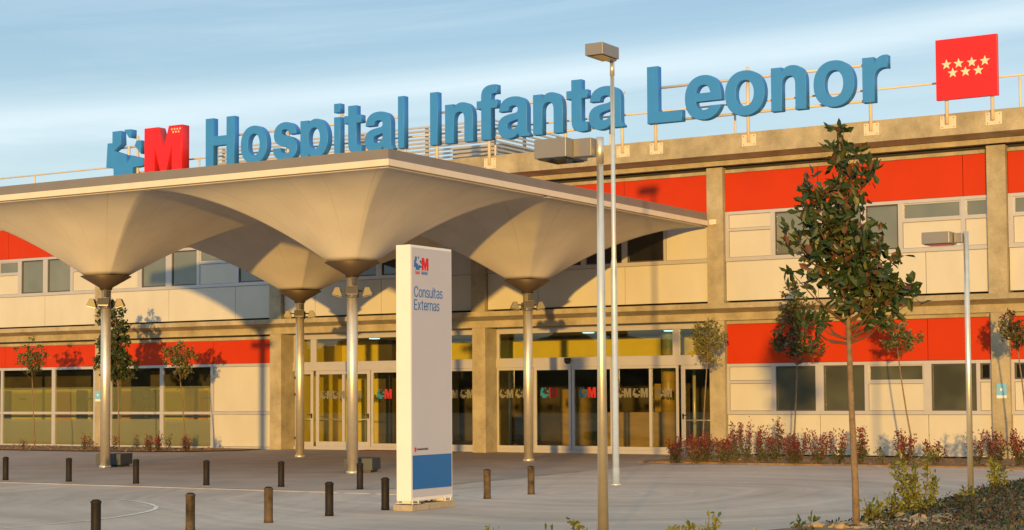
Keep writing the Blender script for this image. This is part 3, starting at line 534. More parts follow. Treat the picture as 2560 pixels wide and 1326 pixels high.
G = {
 'H': [[(71, 0), (71, 718), (221, 718), (221, 442), (501, 442), (501, 718), (651, 718), (651, 0), (501, 0), (501, 312), (221, 312), (221, 0)]],
 'I': [[(64, 0), (64, 718), (214, 718), (214, 0)]], 'L': [[(80, 0), (80, 718), (230, 718), (230, 130), (583, 130), (583, 0)]], 'l': [[(69, 0), (69, 718), (209, 718), (209, 0)]],
 'i': [[(69, 0), (69, 524), (209, 524), (209, 0)], [(69, 600), (69, 718), (209, 718), (209, 600)]],
 'n': [path('M 66 0 L 66 524 L 199 524 L 199 452 C 233 508 281 538 348 538 C 468 538 541 464 541 337 L 541 0 L 401 0 L 401 310 C 401 384 369 420 307 420 C 244 420 206 376 206 304 L 206 0')],
 'r': [path('M 64 0 L 64 524 L 197 524 L 197 428 C 228 500 276 538 345 538 C 354 538 362 537 373 535 L 373 393 C 356 396 344 397 331 397 C 252 397 204 352 204 268 L 204 0')],
 'o': [ell(305, 262, 271, 276), ell(305, 262, 131, 166)],
 'p': [path('M 62 -207 L 62 524 L 195 524 L 195 454 C 228 508 278 538 345 538 C 475 538 572 420 572 258 C 572 100 478 -15 350 -15 C 285 -15 235 12 202 62 L 202 -207'), ell(317, 262, 115, 160)],
 't': [path('M 80 664 L 220 664 L 220 524 L 309 524 L 309 426 L 220 426 L 220 150 C 220 112 234 98 273 98 C 287 98 297 99 309 101 L 309 -3 C 282 -12 256 -14 225 -14 C 125 -14 80 36 80 130 L 80 426 L 5 426 L 5 524 L 80 524')],
 'f': [path('M 15 426 L 15 524 L 84 524 L 84 580 C 84 685 140 732 250 732 C 280 732 300 730 315 727 L 315 618 C 300 620 290 621 275 621 C 240 621 224 608 224 575 L 224 524 L 315 524 L 315 426 L 224 426 L 224 0 L 84 0 L 84 426')],
 'a': [path('M 523 0 L 372 0 C 362 16 357 36 355 58 C 312 8 258 -15 196 -15 C 96 -15 29 48 29 144 C 29 238 84 285 196 301 L 290 314 C 330 320 349 330 349 365 C 349 405 322 424 268 424 C 216 424 190 404 186 356 L 48 356 C 54 470 132 538 272 538 C 414 538 487 483 487 372 L 487 110 C 487 50 495 34 523 18'), path('M 349 245 C 330 233 305 227 262 219 C 198 207 170 188 170 152 C 170 118 192 96 236 96 C 302 96 349 140 349 200')],
 's': [path('M 508 365 C 502 470 420 538 278 538 C 136 538 50 466 50 362 C 50 268 100 228 250 190 C 350 165 378 152 378 126 C 378 98 345 84 284 84 C 215 84 178 112 174 166 L 28 166 C 32 50 125 -15 276 -15 C 432 -15 522 52 522 160 C 522 254 466 300 330 332 C 215 360 192 372 192 398 C 192 424 220 440 272 440 C 330 440 362 418 368 365')],
 'e': [path('M 533 220 C 534 230 534 240 534 252 C 534 430 448 538 288 538 C 130 538 28 430 28 258 C 28 90 128 -15 286 -15 C 400 -15 492 45 524 148 L 386 148 C 368 116 336 98 290 98 C 222 98 178 142 172 220'), path('M 390 312 C 382 382 346 424 286 424 C 228 424 186 384 175 312')],
}
def outline_mesh(loops, ext, bev=0.0):
    cu = bpy.data.curves.new('outline', 'CURVE'); cu.dimensions = '2D'; cu.fill_mode = 'BOTH'; cu.extrude = ext; cu.bevel_depth = bev; cu.bevel_resolution = 1
    for lp in loops:
        s_ = cu.splines.new('POLY'); s_.points.add(len(lp)-1)
        for p, q in zip(s_.points, lp): p.co = (q[0], q[1], 0, 1)
        s_.use_cyclic_u = True
    o = bpy.data.objects.new('outline', cu); me = bpy.data.meshes.new_from_object(o); bpy.data.objects.remove(o); bpy.data.curves.remove(cu)
    return me
def mesh_obj(name, me, mt, parent, Mx):
    me.transform(Mx); me.materials.clear(); me.materials.append(mt); me.name = name
    o = bpy.data.objects.new(name, me); COL.objects.link(o); attach(o, parent); return o
UPR = Matrix(((1, 0, 0, 0), (0, 0, -1, 0), (0, 1, 0, 0), (0, 0, 0, 1)))       # glyph plane -> facing -Y
SG = thing('rooftop_lettering', 'big blue letters reading Hospital Infanta Leonor on cream rails above the parapet', 'sign', (16, -0.6, 8.1))
ZB, CAP = 8.53, 1.45
spans = [('H', 5.34, 6.45), ('o', 6.72, 7.70), ('s', 7.95, 8.83), ('p', 8.98, 9.97), ('i', 10.21, 10.41), ('t', 10.57, 11.16), ('a', 11.3, 12.27), ('l', 12.46, 12.65), ('I', 13.55, 13.78), ('n', 14.05, 14.95), ('f', 15.09, 15.72), ('a', 15.77, 16.74), ('n', 16.88, 17.78), ('t', 17.91, 18.52), ('a', 18.58, 19.58), ('L', 20.3, 21.26), ('e', 21.37, 22.36), ('o', 22.48, 23.53), ('n', 23.72, 24.62), ('o', 24.83, 25.85), ('r', 26.07, 26.68)]
for ch, a, b_ in spans:
    xs = [p[0] for lp in G[ch] for p in lp]; mn, mxx = min(xs), max(xs); k = (b_-a)/(mxx-mn); kz = CAP/718
    me = outline_mesh([[((p[0]-mn)*k, p[1]*kz) for p in lp] for lp in G[ch]], 0.10, 0.012)
    mesh_obj('letter', me, M['blue'], SG, Matrix.Translation((a, -0.65, ZB)) @ UPR)
for a, b_, z in ((5.5, 12.6, 9.45), (13.6, 19.5, 9.45), (20.5, 26.3, 9.47), (5.5, 12.6, 8.60), (13.6, 19.5, 8.60), (20.5, 26.3, 8.60)):
    part('rail', M['rail'], SG, lambda q: tube(q, [(a, -0.50, z), (b_, -0.50, z)], 0.035, 8))
def mast(parent, x, ztop, y=-0.55):
    part('post', M['rail'], parent, lambda q: tube(q, [(x, y, 7.86), (x, y, ztop)], 0.045, 8))
    pl_ = boxpart('mounting_plate', M['rail'], parent, x-0.19, x+0.19, -0.525, -0.501, 7.76, 8.05, bevel=0.003)
    q = bmesh.new()
    for dx in (-.14, .14):
        for z in (7.80, 8.01): tube(q, [(x+dx, -0.537, z), (x+dx, -0.524, z)], 0.012, 6)
    finish('bolt', q, M['collar'], pl_)
for x, zt in ((5.6, 9.4), (8.35, 9.6), (10.33, 9.75), (12.55, 9.4), (13.63, 9.4), (15.35, 9.4), (17.75, 9.3), (19.45, 9.3), (20.42, 9.5), (23.0, 9.75), (26.18, 9.6)): mast(SG, x, zt)
E1 = thing('rooftop_emblem', 'blue cross with star cut-out beside a thick red letter M on the roof', 'emblem', (3, -0.6, 8.1))
c1 = [(1.46, 9.93), (1.79, 9.93), (1.81, 9.52), (1.45, 9.33), (2.02, 9.16), (2.08, 8.86), (2.26, 9.12), (2.77, 8.98), (2.77, 8.78), (2.32, 8.76), (2.32, 8.53), (1.52, 8.54), (1.51, 8.79), (1.2, 8.83), (1.25, 9.57), (1.46, 9.57)]
for p in (c1, [(1.97, 9.95), (2.24, 9.94), (2.24, 9.69), (2.16, 9.7)], [(2.49, 9.57), (2.66, 9.56), (2.66, 9.17), (2.41, 9.42)]): mesh_obj('cross_piece', outline_mesh([p], 0.12, 0.01), M['blue'], E1, Matrix.Translation((0, -0.62, 0)) @ UPR)
mo = mesh_obj('red_letter', outline_mesh([[(2.86+q[0]*1.53, 8.53+q[1]*1.37) for q in MPOLY]], 0.16, 0.01), M['redsign'], E1, Matrix.Translation((0, -0.62, 0)) @ UPR)
def star(cx, cz, r): return [(cx+(r if k % 2 == 0 else r*0.42)*math.sin(PI*k/5), cz+(r if k % 2 == 0 else r*0.42)*math.cos(PI*k/5)) for k in range(10)]
q = bmesh.new()
for i in range(4): prism(q, star(4.00+0.11*i, 9.79, 0.045), 'Y', -0.800, -0.794)
for i in range(3): prism(q, star(4.055+0.11*i, 9.70, 0.045), 'Y', -0.800, -0.794)
finish('star_row', q, M['star'], mo)
part('rail', M['rail'], E1, lambda q: tube(q, [(1.5, -0.42, 9.45), (4.3, -0.42, 9.45)], 0.035, 8)); part('rail', M['rail'], E1, lambda q: tube(q, [(1.5, -0.42, 8.62), (4.3, -0.42, 8.62)], 0.035, 8))
for x, zt in ((1.98, 9.45), (2.35, 9.75), (3.1, 9.4), (4.2, 9.4)): mast(E1, x, zt)
E2 = thing('star_flag_sign', 'square red rooftop sign with seven pale stars on two cream posts', 'sign', (28.6, -0.6, 8.1))
fx0, fx1, fz0, fz1 = 27.86, 29.30, 8.40, 9.82
fp = boxpart('sign_panel', M['redsign'], E2, fx0, fx1, -0.78, -0.66, fz0, fz1, bevel=0.006)
q = bmesh.new()
for u, v_ in ((.178, .43), (.378, .43), (.592, .43), (.803, .43), (.28, .576), (.488, .576), (.696, .576)): prism(q, star(fx0+u*(fx1-fx0), fz1-v_*(fz1-fz0)+0.01, 0.125), 'Y', -0.786, -0.7805)
finish('stars', q, M['star'], fp)
for x in (28.05, 29.12): mast(E2, x, 9.4, -0.60)
# ------------------------------------------------------------------ canopy of funnel umbrellas
def fabric():
    m_ = bpy.data.materials.new('stretched_fabric'); m_.use_nodes = True
    n = m_.node_tree.nodes; l = m_.node_tree.links; b = n['Principled BSDF']; b.inputs['Roughness'].default_value = 0.55; b.inputs['Specular IOR Level'].default_value = 0.3
    t = n.new('ShaderNodeTexCoord'); z = n.new('ShaderNodeTexNoise'); z.inputs['Scale'].default_value = 1.3; z.inputs['Detail'].default_value = 7; l.new(t.outputs['Object'], z.inputs['Vector'])
    g_ = n.new('ShaderNodeTexGradient'); g_.gradient_type = 'RADIAL'; l.new(t.outputs['Object'], g_.inputs[0])
    a = n.new('ShaderNodeMath'); a.operation = 'MULTIPLY'; a.inputs[1].default_value = 16; l.new(g_.outputs['Fac'], a.inputs[0])
    f_ = n.new('ShaderNodeMath'); f_.operation = 'FRACT'; l.new(a.outputs[0], f_.inputs[0])
    c = n.new('ShaderNodeMath'); c.operation = 'LESS_THAN'; c.inputs[1].default_value = 0.022; l.new(f_.outputs[0], c.inputs[0])
    mr = n.new('ShaderNodeMapRange'); mr.inputs[1].default_value = 0.3; mr.inputs[2].default_value = 0.7; l.new(z.outputs[0], mr.inputs[0])
    x = n.new('ShaderNodeMix'); x.data_type = 'RGBA'; l.new(mr.outputs[0], x.inputs[0]); x.inputs[6].default_value = (0.58, 0.53, 0.46, 1); x.inputs[7].default_value = (0.66, 0.61, 0.53, 1)
    y = n.new('ShaderNodeMix'); y.data_type = 'RGBA'; y.inputs[7].default_value = (0.54, 0.48, 0.41, 1); l.new(c.outputs[0], y.inputs[0]); l.new(x.outputs[2], y.inputs[6]); l.new(y.outputs[2], b.inputs['Base Color'])
    bp_ = n.new('ShaderNodeBump'); bp_.inputs['Strength'].default_value = 0.15; bp_.inputs['Distance'].default_value = 0.03; l.new(z.outputs[0], bp_.inputs['Height']); l.new(bp_.outputs[0], b.inputs['Normal'])
    return m_
M['fabric'] = fabric()
CN = thing('funnel_canopy', 'entrance canopy of inverted fabric funnels on steel masts with a grey metal edge', 'canopy', (15.1, -7, 0))
ZE, ZC, RC = 5.86, 4.33, 0.44
XC = (5.09, 12.04, 18.99)
cells = [(8.56, 15.50, -14.02, -8.13, 12.04, -11.63), (15.50, 21.61, -14.02, -8.13, 18.99, -11.63), (8.56, 15.50, -8.13, -0.12, 12.04, -4.63), (15.50, 21.61, -8.13, -0.12, 18.99, -4.63)]
for (x0, x1, y0, y1, cx, cy) in cells:
    bm = bmesh.new(); nr = 26
    angs = sorted(set([2*PI*k/112 for k in range(112)] + [math.atan2(yy-cy, xx-cx) % (2*PI) for xx in (x0, x1) for yy in (y0, y1)]))
    rings = []
    for i in range(nr+1):
        s_ = i/nr; row = []
        for a in angs:
            ca, sa = math.cos(a), math.sin(a)
            rb = min(((x1-cx)/ca if ca > 1e-9 else (x0-cx)/ca if ca < -1e-9 else 1e9), ((y1-cy)/sa if sa > 1e-9 else (y0-cy)/sa if sa < -1e-9 else 1e9))
            r_ = RC+(rb-RC)*s_
            h = 1-(1-s_)**1.75
            row.append(bm.verts.new((r_*ca, r_*sa, ZC+(ZE-ZC)*h)))
        rings.append(row)
    n = len(angs)
    for i in range(nr):
        for k in range(n): bm.faces.new((rings[i][k], rings[i][(k+1) % n], rings[i+1][(k+1) % n], rings[i+1][k])).smooth = True
    me = bpy.data.meshes.new('membrane'); bm.to_mesh(me); bm.free(); me.materials.append(M['fabric'])
    o = bpy.data.objects.new('membrane', me); COL.objects.link(o); o.parent = CN; o.matrix_parent_inverse = CN.matrix_basis.inverted(); o.location = (cx, cy, 0)
    sd = o.modifiers.new('thickness', 'SOLIDIFY'); sd.thickness = 0.012; sd.offset = 1
    # mast, collar and three floodlights
    q = bmesh.new(); tube(q, [(cx, cy, 0), (cx, cy, 0.06)], 0.135, 28); tube(q, [(cx, cy, 0.061), (cx, cy, 4.2)], 0.112, 28)
    mast_o = finish('mast', q, M['steel'], CN)
    q = bmesh.new(); tube(q, [(cx, cy, 4.02), (cx, cy, 4.08), (cx, cy, 4.325), (cx, cy, 4.335)], [0.125, 0.15, 0.57, 0.56], 40); finish('funnel_collar', q, M['collar'], CN)
    for k in range(4):
        a = -0.95+k*PI/2; u = Vector((math.cos(a), math.sin(a), 0)); v_ = Vector((-u.y, u.x, 0)); c0 = Vector((cx, cy, 3.72))+u*0.30
        q = bmesh.new(); R_ = Matrix((v_, u, Vector((0, 0, 1)))).transposed()
        vv = []
        prism(q, [(-0.10, -0.10), (-0.04, 0.10), (0.05, 0.10), (0.12, -0.05)], 'X', -0.13, 0.13)
        for w_ in q.verts: w_.co = c0 + R_ @ w_.co
        fl = finish('floodlight', q, M['flood'], CN, bevel=0.006)
        q = bmesh.new(); prism(q, [(-0.085, -0.106), (-0.085, -0.116), (0.105, -0.066), (0.105, -0.056)], 'X', -0.11, 0.11)
        for w_ in q.verts: w_.co = c0 + R_ @ w_.co
        finish('lamp_glass', q, M['floodglass'], fl)
        q = bmesh.new(); tube(q, [Vector((cx, cy, 3.74))+u*0.10, c0+Vector((0, 0, 0.04))], 0.02, 6); finish('bracket', q, M['flood'], fl)
    part('junction_box', M['flood'], CN, lambda q: box(q, cx+0.10, cx+0.17, cy-0.16, cy-0.06, 3.86, 4.0))
E0, E1x, F0 = 8.54, 21.63, -14.04
def edge_bar(nm, k, z0, z1, out, th):
    q = bmesh.new()
    box(q, E0-out, E1x+out, F0-out, F0-out+th, z0, z1); box(q, E1x+out-th, E1x+out, F0-out+th, -0.10, z0, z1)
    box(q, E0-out, E0-out+th, F0-out+th, -0.10, z0, z1)
    return finish(nm, q, M[k], CN, bevel=0.004)
edge_bar('cream_edge', 'gutter', 5.875, 6.00, 0.03, 0.10)
edge_bar('grey_fascia', 'fascia', 6.001, 6.195, 0.0, 0.05)
q = bmesh.new(); box(q, 8.60, 21.58, -13.99, -0.15, 6.10, 6.13); finish('roof_sheet', q, M['fascia'], CN)
boxpart('wall_bracket', M['gutter'], CN, 21.67, 21.86, -0.06, -0.003, 5.90, 6.03)
# steel boxes on the ground behind two masts
def steel_box(x, y, label):
    t = thing('steel_box', label, 'utility box', (x, y, 0), 'steel boxes by the canopy masts')
    p = (x, y, 0)
    boxpart('plinth', M['black'], t, x-.25, x+.25, y-.30, y+.30, 0.005, 0.05, rot=R(22), piv=p)
    boxpart('body', M['boxsteel'], t, x-.30, x+.30, y-.36, y+.36, 0.051, 0.30, rot=R(22), piv=p, bevel=0.008)
    q = bmesh.new(); box(q, x-.10, x-.02, y-.366, y-.361, 0.052, 0.298, rot=R(22), piv=p); finish('painted_reflection', q, M['black'], t)  # black strip painted on as a post's reflection in the steel
M['boxsteel'] = mat('brushed_box_steel', (0.075, 0.085, 0.095), 0.55, spec=0.3, metal=0.0, var=0.06)
steel_box(11.65, -10.95, 'low steel box on a black plinth behind the left front canopy mast')
steel_box(18.74, -10.95, 'low steel box behind the canopy mast nearest the totem, left of the totem')
# ------------------------------------------------------------------ street lamps
def lamp_box(t, x0, x1, y0, y1, z0, z1):
    h = boxpart('lamp_head', M['lampbox'], t, x0, x1, y0, y1, z0, z1, bevel=0.008)
    boxpart('lamp_glass', M['blackglass'], h, x0+0.03, x1-0.03, y0+0.03, y1-0.03, z0-0.012, z0-0.001)
bx, by = 31.34, -23.64
t = thing('street_lamp', 'near galvanised lamp post with a grey box head hanging left, cut by the bottom edge', 'street lamp', (bx, by, 0))
part('pole', M['steel'], t, lambda q: tube(q, [(bx, by, 0), (bx, by, 4.12)], [0.061, 0.035], 28))
part('sleeve', M['steel'], t, lambda q: tube(q, [(bx, by, 4.10), (bx, by, 4.385)], 0.042, 28))
boxpart('arm', M['lampbox'], t, bx-0.26, bx-0.038, by-0.13, by+0.03, 4.175, 4.372, bevel=0.005)
lamp_box(t, 30.68, 31.08, -23.93, -23.44, 4.165, 4.375)
bx, by = 25.93, -13.21
t = thing('street_lamp', 'tallest slim galvanised lamp post standing on the plaza with a grey box head', 'street lamp', (bx, by, 0))
part('pole', M['steel'], t, lambda q: tube(q, [(bx, by, 0.0), (bx, by, 0.02), (bx, by, 0.021), (bx, by, 0.30), (bx, by, 0.301), (bx, by, 3.9), (bx, by, 4.0), (bx, by, 7.25)], [0.11, 0.11, 0.068, 0.068, 0.06, 0.055, 0.042, 0.036], 24))
part('sleeve', M['steel'], t, lambda q: tube(q, [(bx, by, 7.25), (bx, by, 7.50)], 0.042, 18))
boxpart('arm', M['lampbox'], t, bx-0.05, bx+0.10, by-0.16, by-0.02, 7.49, 7.56, bevel=0.004)
lamp_box(t, 25.78, 26.13, -13.93, -13.32, 7.50, 7.71)
bx, by = 32.86, -15.37
t = thing('street_lamp', 'short yellow-lit lamp post at the right with a box head, rising from the planting bed', 'street lamp', (bx, by, 0))
part('pole', M['steel'], t, lambda q: tube(q, [(bx, by, 0), (bx, by, 3.92)], [0.043, 0.037], 24))
boxpart('arm', M['lampbox'], t, bx-0.16, bx-0.038, by-0.06, by+0.05, 3.76, 3.90, bevel=0.004)
lamp_box(t, 32.28, 32.69, -15.62, -15.25, 3.745, 3.915)
# ------------------------------------------------------------------ totem sign
T = thing('totem_sign', 'tall white totem sign reading Consultas Externas with a blue block near its foot', 'sign', (26.46, -19.9, 0))
tx0, tx1, ty0, ty1, tz0, tz1 = 26.35, 26.59, -20.44, -19.40, 0.135, 3.69
boxpart('concrete_base', M['plinth'], T, 26.30, 26.63, -20.46, -20.05, 0.0, 0.085, bevel=0.008); boxpart('concrete_base', M['plinth'], T, 26.33, 26.61, -20.04, -19.36, 0.0, 0.095, bevel=0.008)
for y in (-20.33, -19.52):
    bp_ = boxpart('base_plate', M['rail'], T, 26.32, 26.62, y-.09, y+.09, 0.098, 0.108)
    q = bmesh.new()
    for dx in (.03, .27):
        for dy in (-.07, .07): tube(q, [(26.32+dx, y+dy, 0.09), (26.32+dx, y+dy, 0.155)], 0.010, 8)
    finish('bolt', q, M['gutter'], bp_)
    boxpart('foot', M['totem'], T, 26.40, 26.54, y-.05, y+.05, 0.108, 0.136)
boxpart('body', M['totem'], T, tx0, tx1, ty0, ty1, tz0, tz1, bevel=0.006)
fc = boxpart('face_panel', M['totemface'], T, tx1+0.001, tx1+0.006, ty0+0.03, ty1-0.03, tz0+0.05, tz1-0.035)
FX = tx1+0.0065
boxpart('blue_block', M['totemblue'], fc, FX, FX+0.003, ty0+0.035, ty1-0.035, 0.295, 0.765)
part('cable', M['black'], T, lambda q: tube(q, [(26.56, -20.12, 0.10), (26.58, -20.05, 0.125), (26.58, -19.97, 0.10), (26.57, -19.90, 0.13)], 0.008, 6))
SIDE = Matrix(((0, 0, 1, 0), (1, 0, 0, 0), (0, 1, 0, 0), (0, 0, 0, 1)))   # glyph x -> +Y, y -> Z, facing +X
def words(txt, y, z, capz, material, nm, xs=1.0, track=1.0):
    loops = []; pen = 0; k = capz/509
    for ch in txt:
        if ch == ' ': pen += 150; continue
        g_ = GLY[ch]; mn = min(p[0] for lp in g_ for p in lp); mxx = max(p[0] for lp in g_ for p in lp)
        loops += [[((p[0]-mn+pen)*k*xs, p[1]*k) for p in lp] for lp in g_]
        pen += (mxx-mn)+58*track
    me = outline_mesh(loops, 0.001); return mesh_obj(nm, me, material, fc, Matrix.Translation((FX+0.0015, y, z)) @ SIDE)
words('Consultas', ty0+0.085, 2.965, 0.150, M['bluetext'], 'lettering', 0.80); words('Externas', ty0+0.085, 2.785, 0.148, M['bluetext'], 'lettering', 0.80)
words('Salud', ty0+0.11, 3.285, 0.050, M['redtext'], 'lettering', 0.72); words('Madrid', ty0+0.27, 3.285, 0.050, M['bluetext'], 'lettering', 0.72)
words('Comunidad de Madrid', ty0+0.135, 0.835, 0.030, M['blacktext'], 'lettering', 0.72)
boxpart('red_tab', M['redtext'], fc, FX, FX+0.003, ty0+0.085, ty0+0.122, 0.815, 0.875)
q = bmesh.new()
for p in EMB: prism(q, [(ty0+0.10+a*0.185, 3.345+b_*0.185) for a, b_ in p], 'X', FX, FX+0.003)
finish('cross_emblem', q, M['totemblue'], fc)
q = bmesh.new(); prism(q, [(ty0+0.275+a*0.165, 3.345+b_*0.175) for a, b_ in MPOLY], 'X', FX, FX+0.003); finish('letter_mark', q, M['redtext'], fc)
# ------------------------------------------------------------------ bollards
def bollard(label, x, y, group, scuffed=False, lean=0.0):
    t = thing('bollard', label, 'bollard', (x, y, 0), group)
    q = bmesh.new(); r_ = 0.058
    tube(q, [(x, y, 0), (x, y, 0.05), (x, y, 0.053), (x, y, 0.41), (x, y, 0.418), (x, y, 0.432), (x, y, 0.44)], [r_*1.0, r_, r_*0.96, r_*0.96, r_*1.06, r_*1.06, r_*0.9], 22)
    finish('post', q, M['rusty' if scuffed else 'iron'], t)
    q = bmesh.new(); tube(q, [(x, y, 0.4405), (x, y, 0.450), (x, y, 0.456)], [r_*0.80, r_*0.75, r_*0.3], 20); finish('cap', q, M['iron'], t)
    t.rotation_euler = (lean, lean*0.6, 0)
    return t
GA = 'dark bollards along the kerb in front of the canopy'; GB = 'dark bollards in the row running towards the building beside the totem'
for i, (px, py) in enumerate([(14, 1203), (172, 1207), (340, 1212), (516, 1216), (703, 1220), (900, 1226)]):
    p = ray(px, py-2, Z=0)
    bollard('dark bollard, %s from the left in the far row along the kerb' % ('first', 'second', 'third', 'fourth', 'fifth', 'sixth')[i], p.x, p.y, GA)
for i, (x, y) in enumerate([tuple(ray(240, 1250, Z=0.45)[:2]), tuple(ray(476, 1233, Z=0.45)[:2]), (26.18, -22.99), (26.12, -21.66), (26.10, -20.36), (26.01, -17.56), (26.02, -16.26)]):
    lab = ['nearest dark bollard at the bottom left of the photo, its foot cut off', 'second nearest dark bollard, its foot just cut by the bottom edge', 'dark bollard with a pale scuff, third from the left in the near row', 'dark bollard, fourth from the left in the near row', 'dark bollard standing close to the left side of the white totem', 'scuffed bollard on the plaza right of the totem', 'heavily scuffed brown bollard beside the right canopy mast foot'][i]
    bollard(lab, x, y, GB, i in (1, 2, 5, 6))
# ------------------------------------------------------------------ vegetation
def leaf_mesh(name, leaves, mats, parent, fold=0.25):
    """leaves: (pos, direction, length, width, roll, material index)"""
    V = []; Fc = []; mi = []
    for p, dr, ln, wd, ro, k in leaves:
        dr = dr.normalized(); a = dr.cross(Vector((0, 0, 1)))
        if a.length < 1e-3: a = Vector((1, 0, 0))
        a.normalize(); b = a.cross(dr)
        s_ = a*math.cos(ro)+b*math.sin(ro); n_ = s_.cross(dr)
        i = len(V)
        V += [p, p+dr*ln*0.30+s_*wd*0.36+n_*wd*fold*.5, p+dr*ln*0.65+s_*wd*0.5+n_*wd*fold*.5, p+dr*ln*0.97-n_*wd*fold*.4, p+dr*ln*0.65-s_*wd*0.5+n_*wd*fold*.5, p+dr*ln*0.30-s_*wd*0.36+n_*wd*fold*.5, p+dr*ln*0.5-n_*wd*0.05]
        Fc += [(i, i+1, i+6), (i+1, i+2, i+6), (i+2, i+3, i+6), (i+3, i+4, i+6), (i+4, i+5, i+6), (i+5, i, i+6)]; mi += [k]*6
    me = bpy.data.meshes.new(name); me.from_pydata([tuple(v_) for v_ in V], [], Fc); me.polygons.foreach_set('material_index', mi); me.update()
    for q in mats: me.materials.append(q)
    o = bpy.data.objects.new(name, me); COL.objects.link(o)
    if parent: attach(o, parent)
    return o
def rdir(rs, up_=0.0):
    while True:
        d_ = Vector((rs.uniform(-1, 1), rs.uniform(-1, 1), rs.uniform(-1, 1)))
        if 0.05 < d_.length < 1: break
    d_.normalize(); d_.z += up_; return d_.normalized()
DENS = 1.0
def tree(name, label, cat, trunk, rad, blobs, leaf, mats, wts, seed, per=9, spread=0.13, twig=0.010, group=None, up_=0.15):
    """blobs: (cx, cy, cz, rx, ry, rz, n clusters)"""
    rs = random.Random(seed)
    t = thing(name, label, cat, trunk[0], group)
    q = bmesh.new(); n = len(trunk)
    tube(q, trunk, [rad*(1-0.55*i/(n-1)) for i in range(n)], 10)
    cz_min = min(b_[2]-b_[5] for b_ in blobs)-0.12
    leaves = []; top = Vector(trunk[-1]); axis = [Vector(p) for p in trunk]
    br = bmesh.new()
    for (cx, cy, cz, rx, ry, rz, nc) in blobs:
        for _ in range(nc):
            d_ = rdir(rs); u = rs.random()**0.42
            c = Vector((cx+d_.x*rx*u, cy+d_.y*ry*u, cz+d_.z*rz*u))
            # branch from the nearest lower trunk point
            zt = max(min(axis[-1].z, cz_min), min(axis[-1].z, c.z-0.12-rs.uniform(0.3, 0.9)*math.hypot(c.x-top.x, c.y-top.y)))
            a = axis[-1]
            for i in range(len(axis)-1):
                if axis[i].z <= zt <= axis[i+1].z:
                    f_ = (zt-axis[i].z)/max(1e-6, axis[i+1].z-axis[i].z); a = axis[i].lerp(axis[i+1], f_); break
            if rs.random() < 0.45:
                mid = a.lerp(c, 0.55)+Vector((0, 0, -0.06)); tube(br, [a, mid, c], [twig*1.6, twig, twig*0.4], 4, cap=False)
            for k in range(int(per*DENS)):
                d2 = rdir(rs, up_); p = c+rdir(rs)*spread*rs.random()
                ln = leaf[0]*rs.uniform(0.65, 1.2)
                leaves.append((p, d2, ln, ln*leaf[1], rs.uniform(0, 2*PI), rs.choices(range(len(mats)), wts)[0]))
    finish('trunk', q, M['bark'], t)
    if len(br.verts): finish('branches', br, M['stem'], t)
    else: br.free()
    leaf_mesh('crown', leaves, mats, t)
    return t
mg = [M['mag1'], M['mag2'], M['mag3'], M['mag4']]
bx, by = 33.48, -21.72
blobs = [(33.36, by, 4.42, .10, .10, .22, 7), (33.43, by, 4.10, .30, .26, .24, 10), (33.02, by, 3.82, .20, .20, .22, 8), (33.60, by, 3.98, .18, .18, .12, 5), (33.35, by, 3.68, .40, .38, .28, 24), (33.14, by, 3.32, .50, .42, .32, 36), (33.50, by, 3.20, .42, .42, .30, 32), (33.12, by, 2.92, .38, .38, .20, 16), (33.70, by, 2.92, .48, .42, .28, 32), (34.05, by, 2.68, .28, .24, .16, 12), (33.55, by, 2.62, .40, .40, .22, 22), (33.05, by, 2.42, .25, .2, .16, 7), (33.82, by, 2.45, .16, .2, .18, 7)]
tree('magnolia_tree', 'nearest and largest tree, a magnolia with dark leathery leaves in front of the right bays', 'tree', [(bx, by, 0), (33.47, by, 0.6), (33.44, by, 1.5), (33.42, by, 2.4), (33.36, by, 3.1), (33.36, by, 4.45)], 0.042, blobs, (0.148, 0.46), mg, (60, 22, 16, 2), 3, per=9, spread=0.10, twig=0.008)
ol = [M['lea1'], M['lea2'], M['lea3']]; dk = [M['lea3'], M['lea1'], M['mag3']]; rd = [M['lea3'], M['lea1'], M['pdark']]
def at(x, y, Y): p = ray(x, y, Y=Y); return (p.x, p.y, p.z)
def wall_tree(name, label, Y, trunk_px, blobs_px, leaf, mats, wts, seed, per, depth=0.33, spread=0.10, rad=0.022):
    tr = [at(x, y, Y) for x, y in trunk_px]; tr[0] = (tr[0][0], tr[0][1], 0.0)
    bl = []
    for (x, y, wx, wy, nc) in blobs_px:
        c = ray(x, y, Y=Y); e = ray(x+wx, y, Y=Y); h = ray(x, y-wy, Y=Y); rx = abs(e.x-c.x); rz = abs(h.z-c.z)
        bl.append((c.x, Y, c.z, rx, min(rx, depth), rz, nc))
    return tree(name, label, 'tree', tr, rad, bl, (leaf[0]*1.12, leaf[1]*1.2), mats, wts, seed, per=int(per*2.3), spread=spread, twig=0.006)
wall_tree('ornamental_tree', 'tall two-tiered young tree against the red band, left of the magnolia trunk', -2.6, [(1984, 1155), (1986, 1085), (1990, 1000), (1993, 905), (1990, 840), (1988, 740)], [(1985, 735, 28, 34, 13), (1990, 790, 48, 36, 34), (1975, 840, 45, 36, 30), (2010, 865, 62, 34, 38), (1960, 865, 34, 30, 16), (1998, 765, 40, 28, 14)], (0.085, 0.42), rd, (55, 30, 15), 11, 8)
wall_tree('ornamental_tree', 'small sapling with a wide airy crown on a curved trunk, right of the magnolia trunk', -2.6, [(2279, 1160), (2277, 1090), (2266, 1030), (2255, 960), (2245, 885), (2238, 820)], [(2235, 825, 40, 30, 26), (2215, 800, 25, 25, 10), (2270, 845, 36, 16, 14), (2240, 862, 45, 14, 16)], (0.08, 0.36), ol, (50, 18, 32), 12, 7)
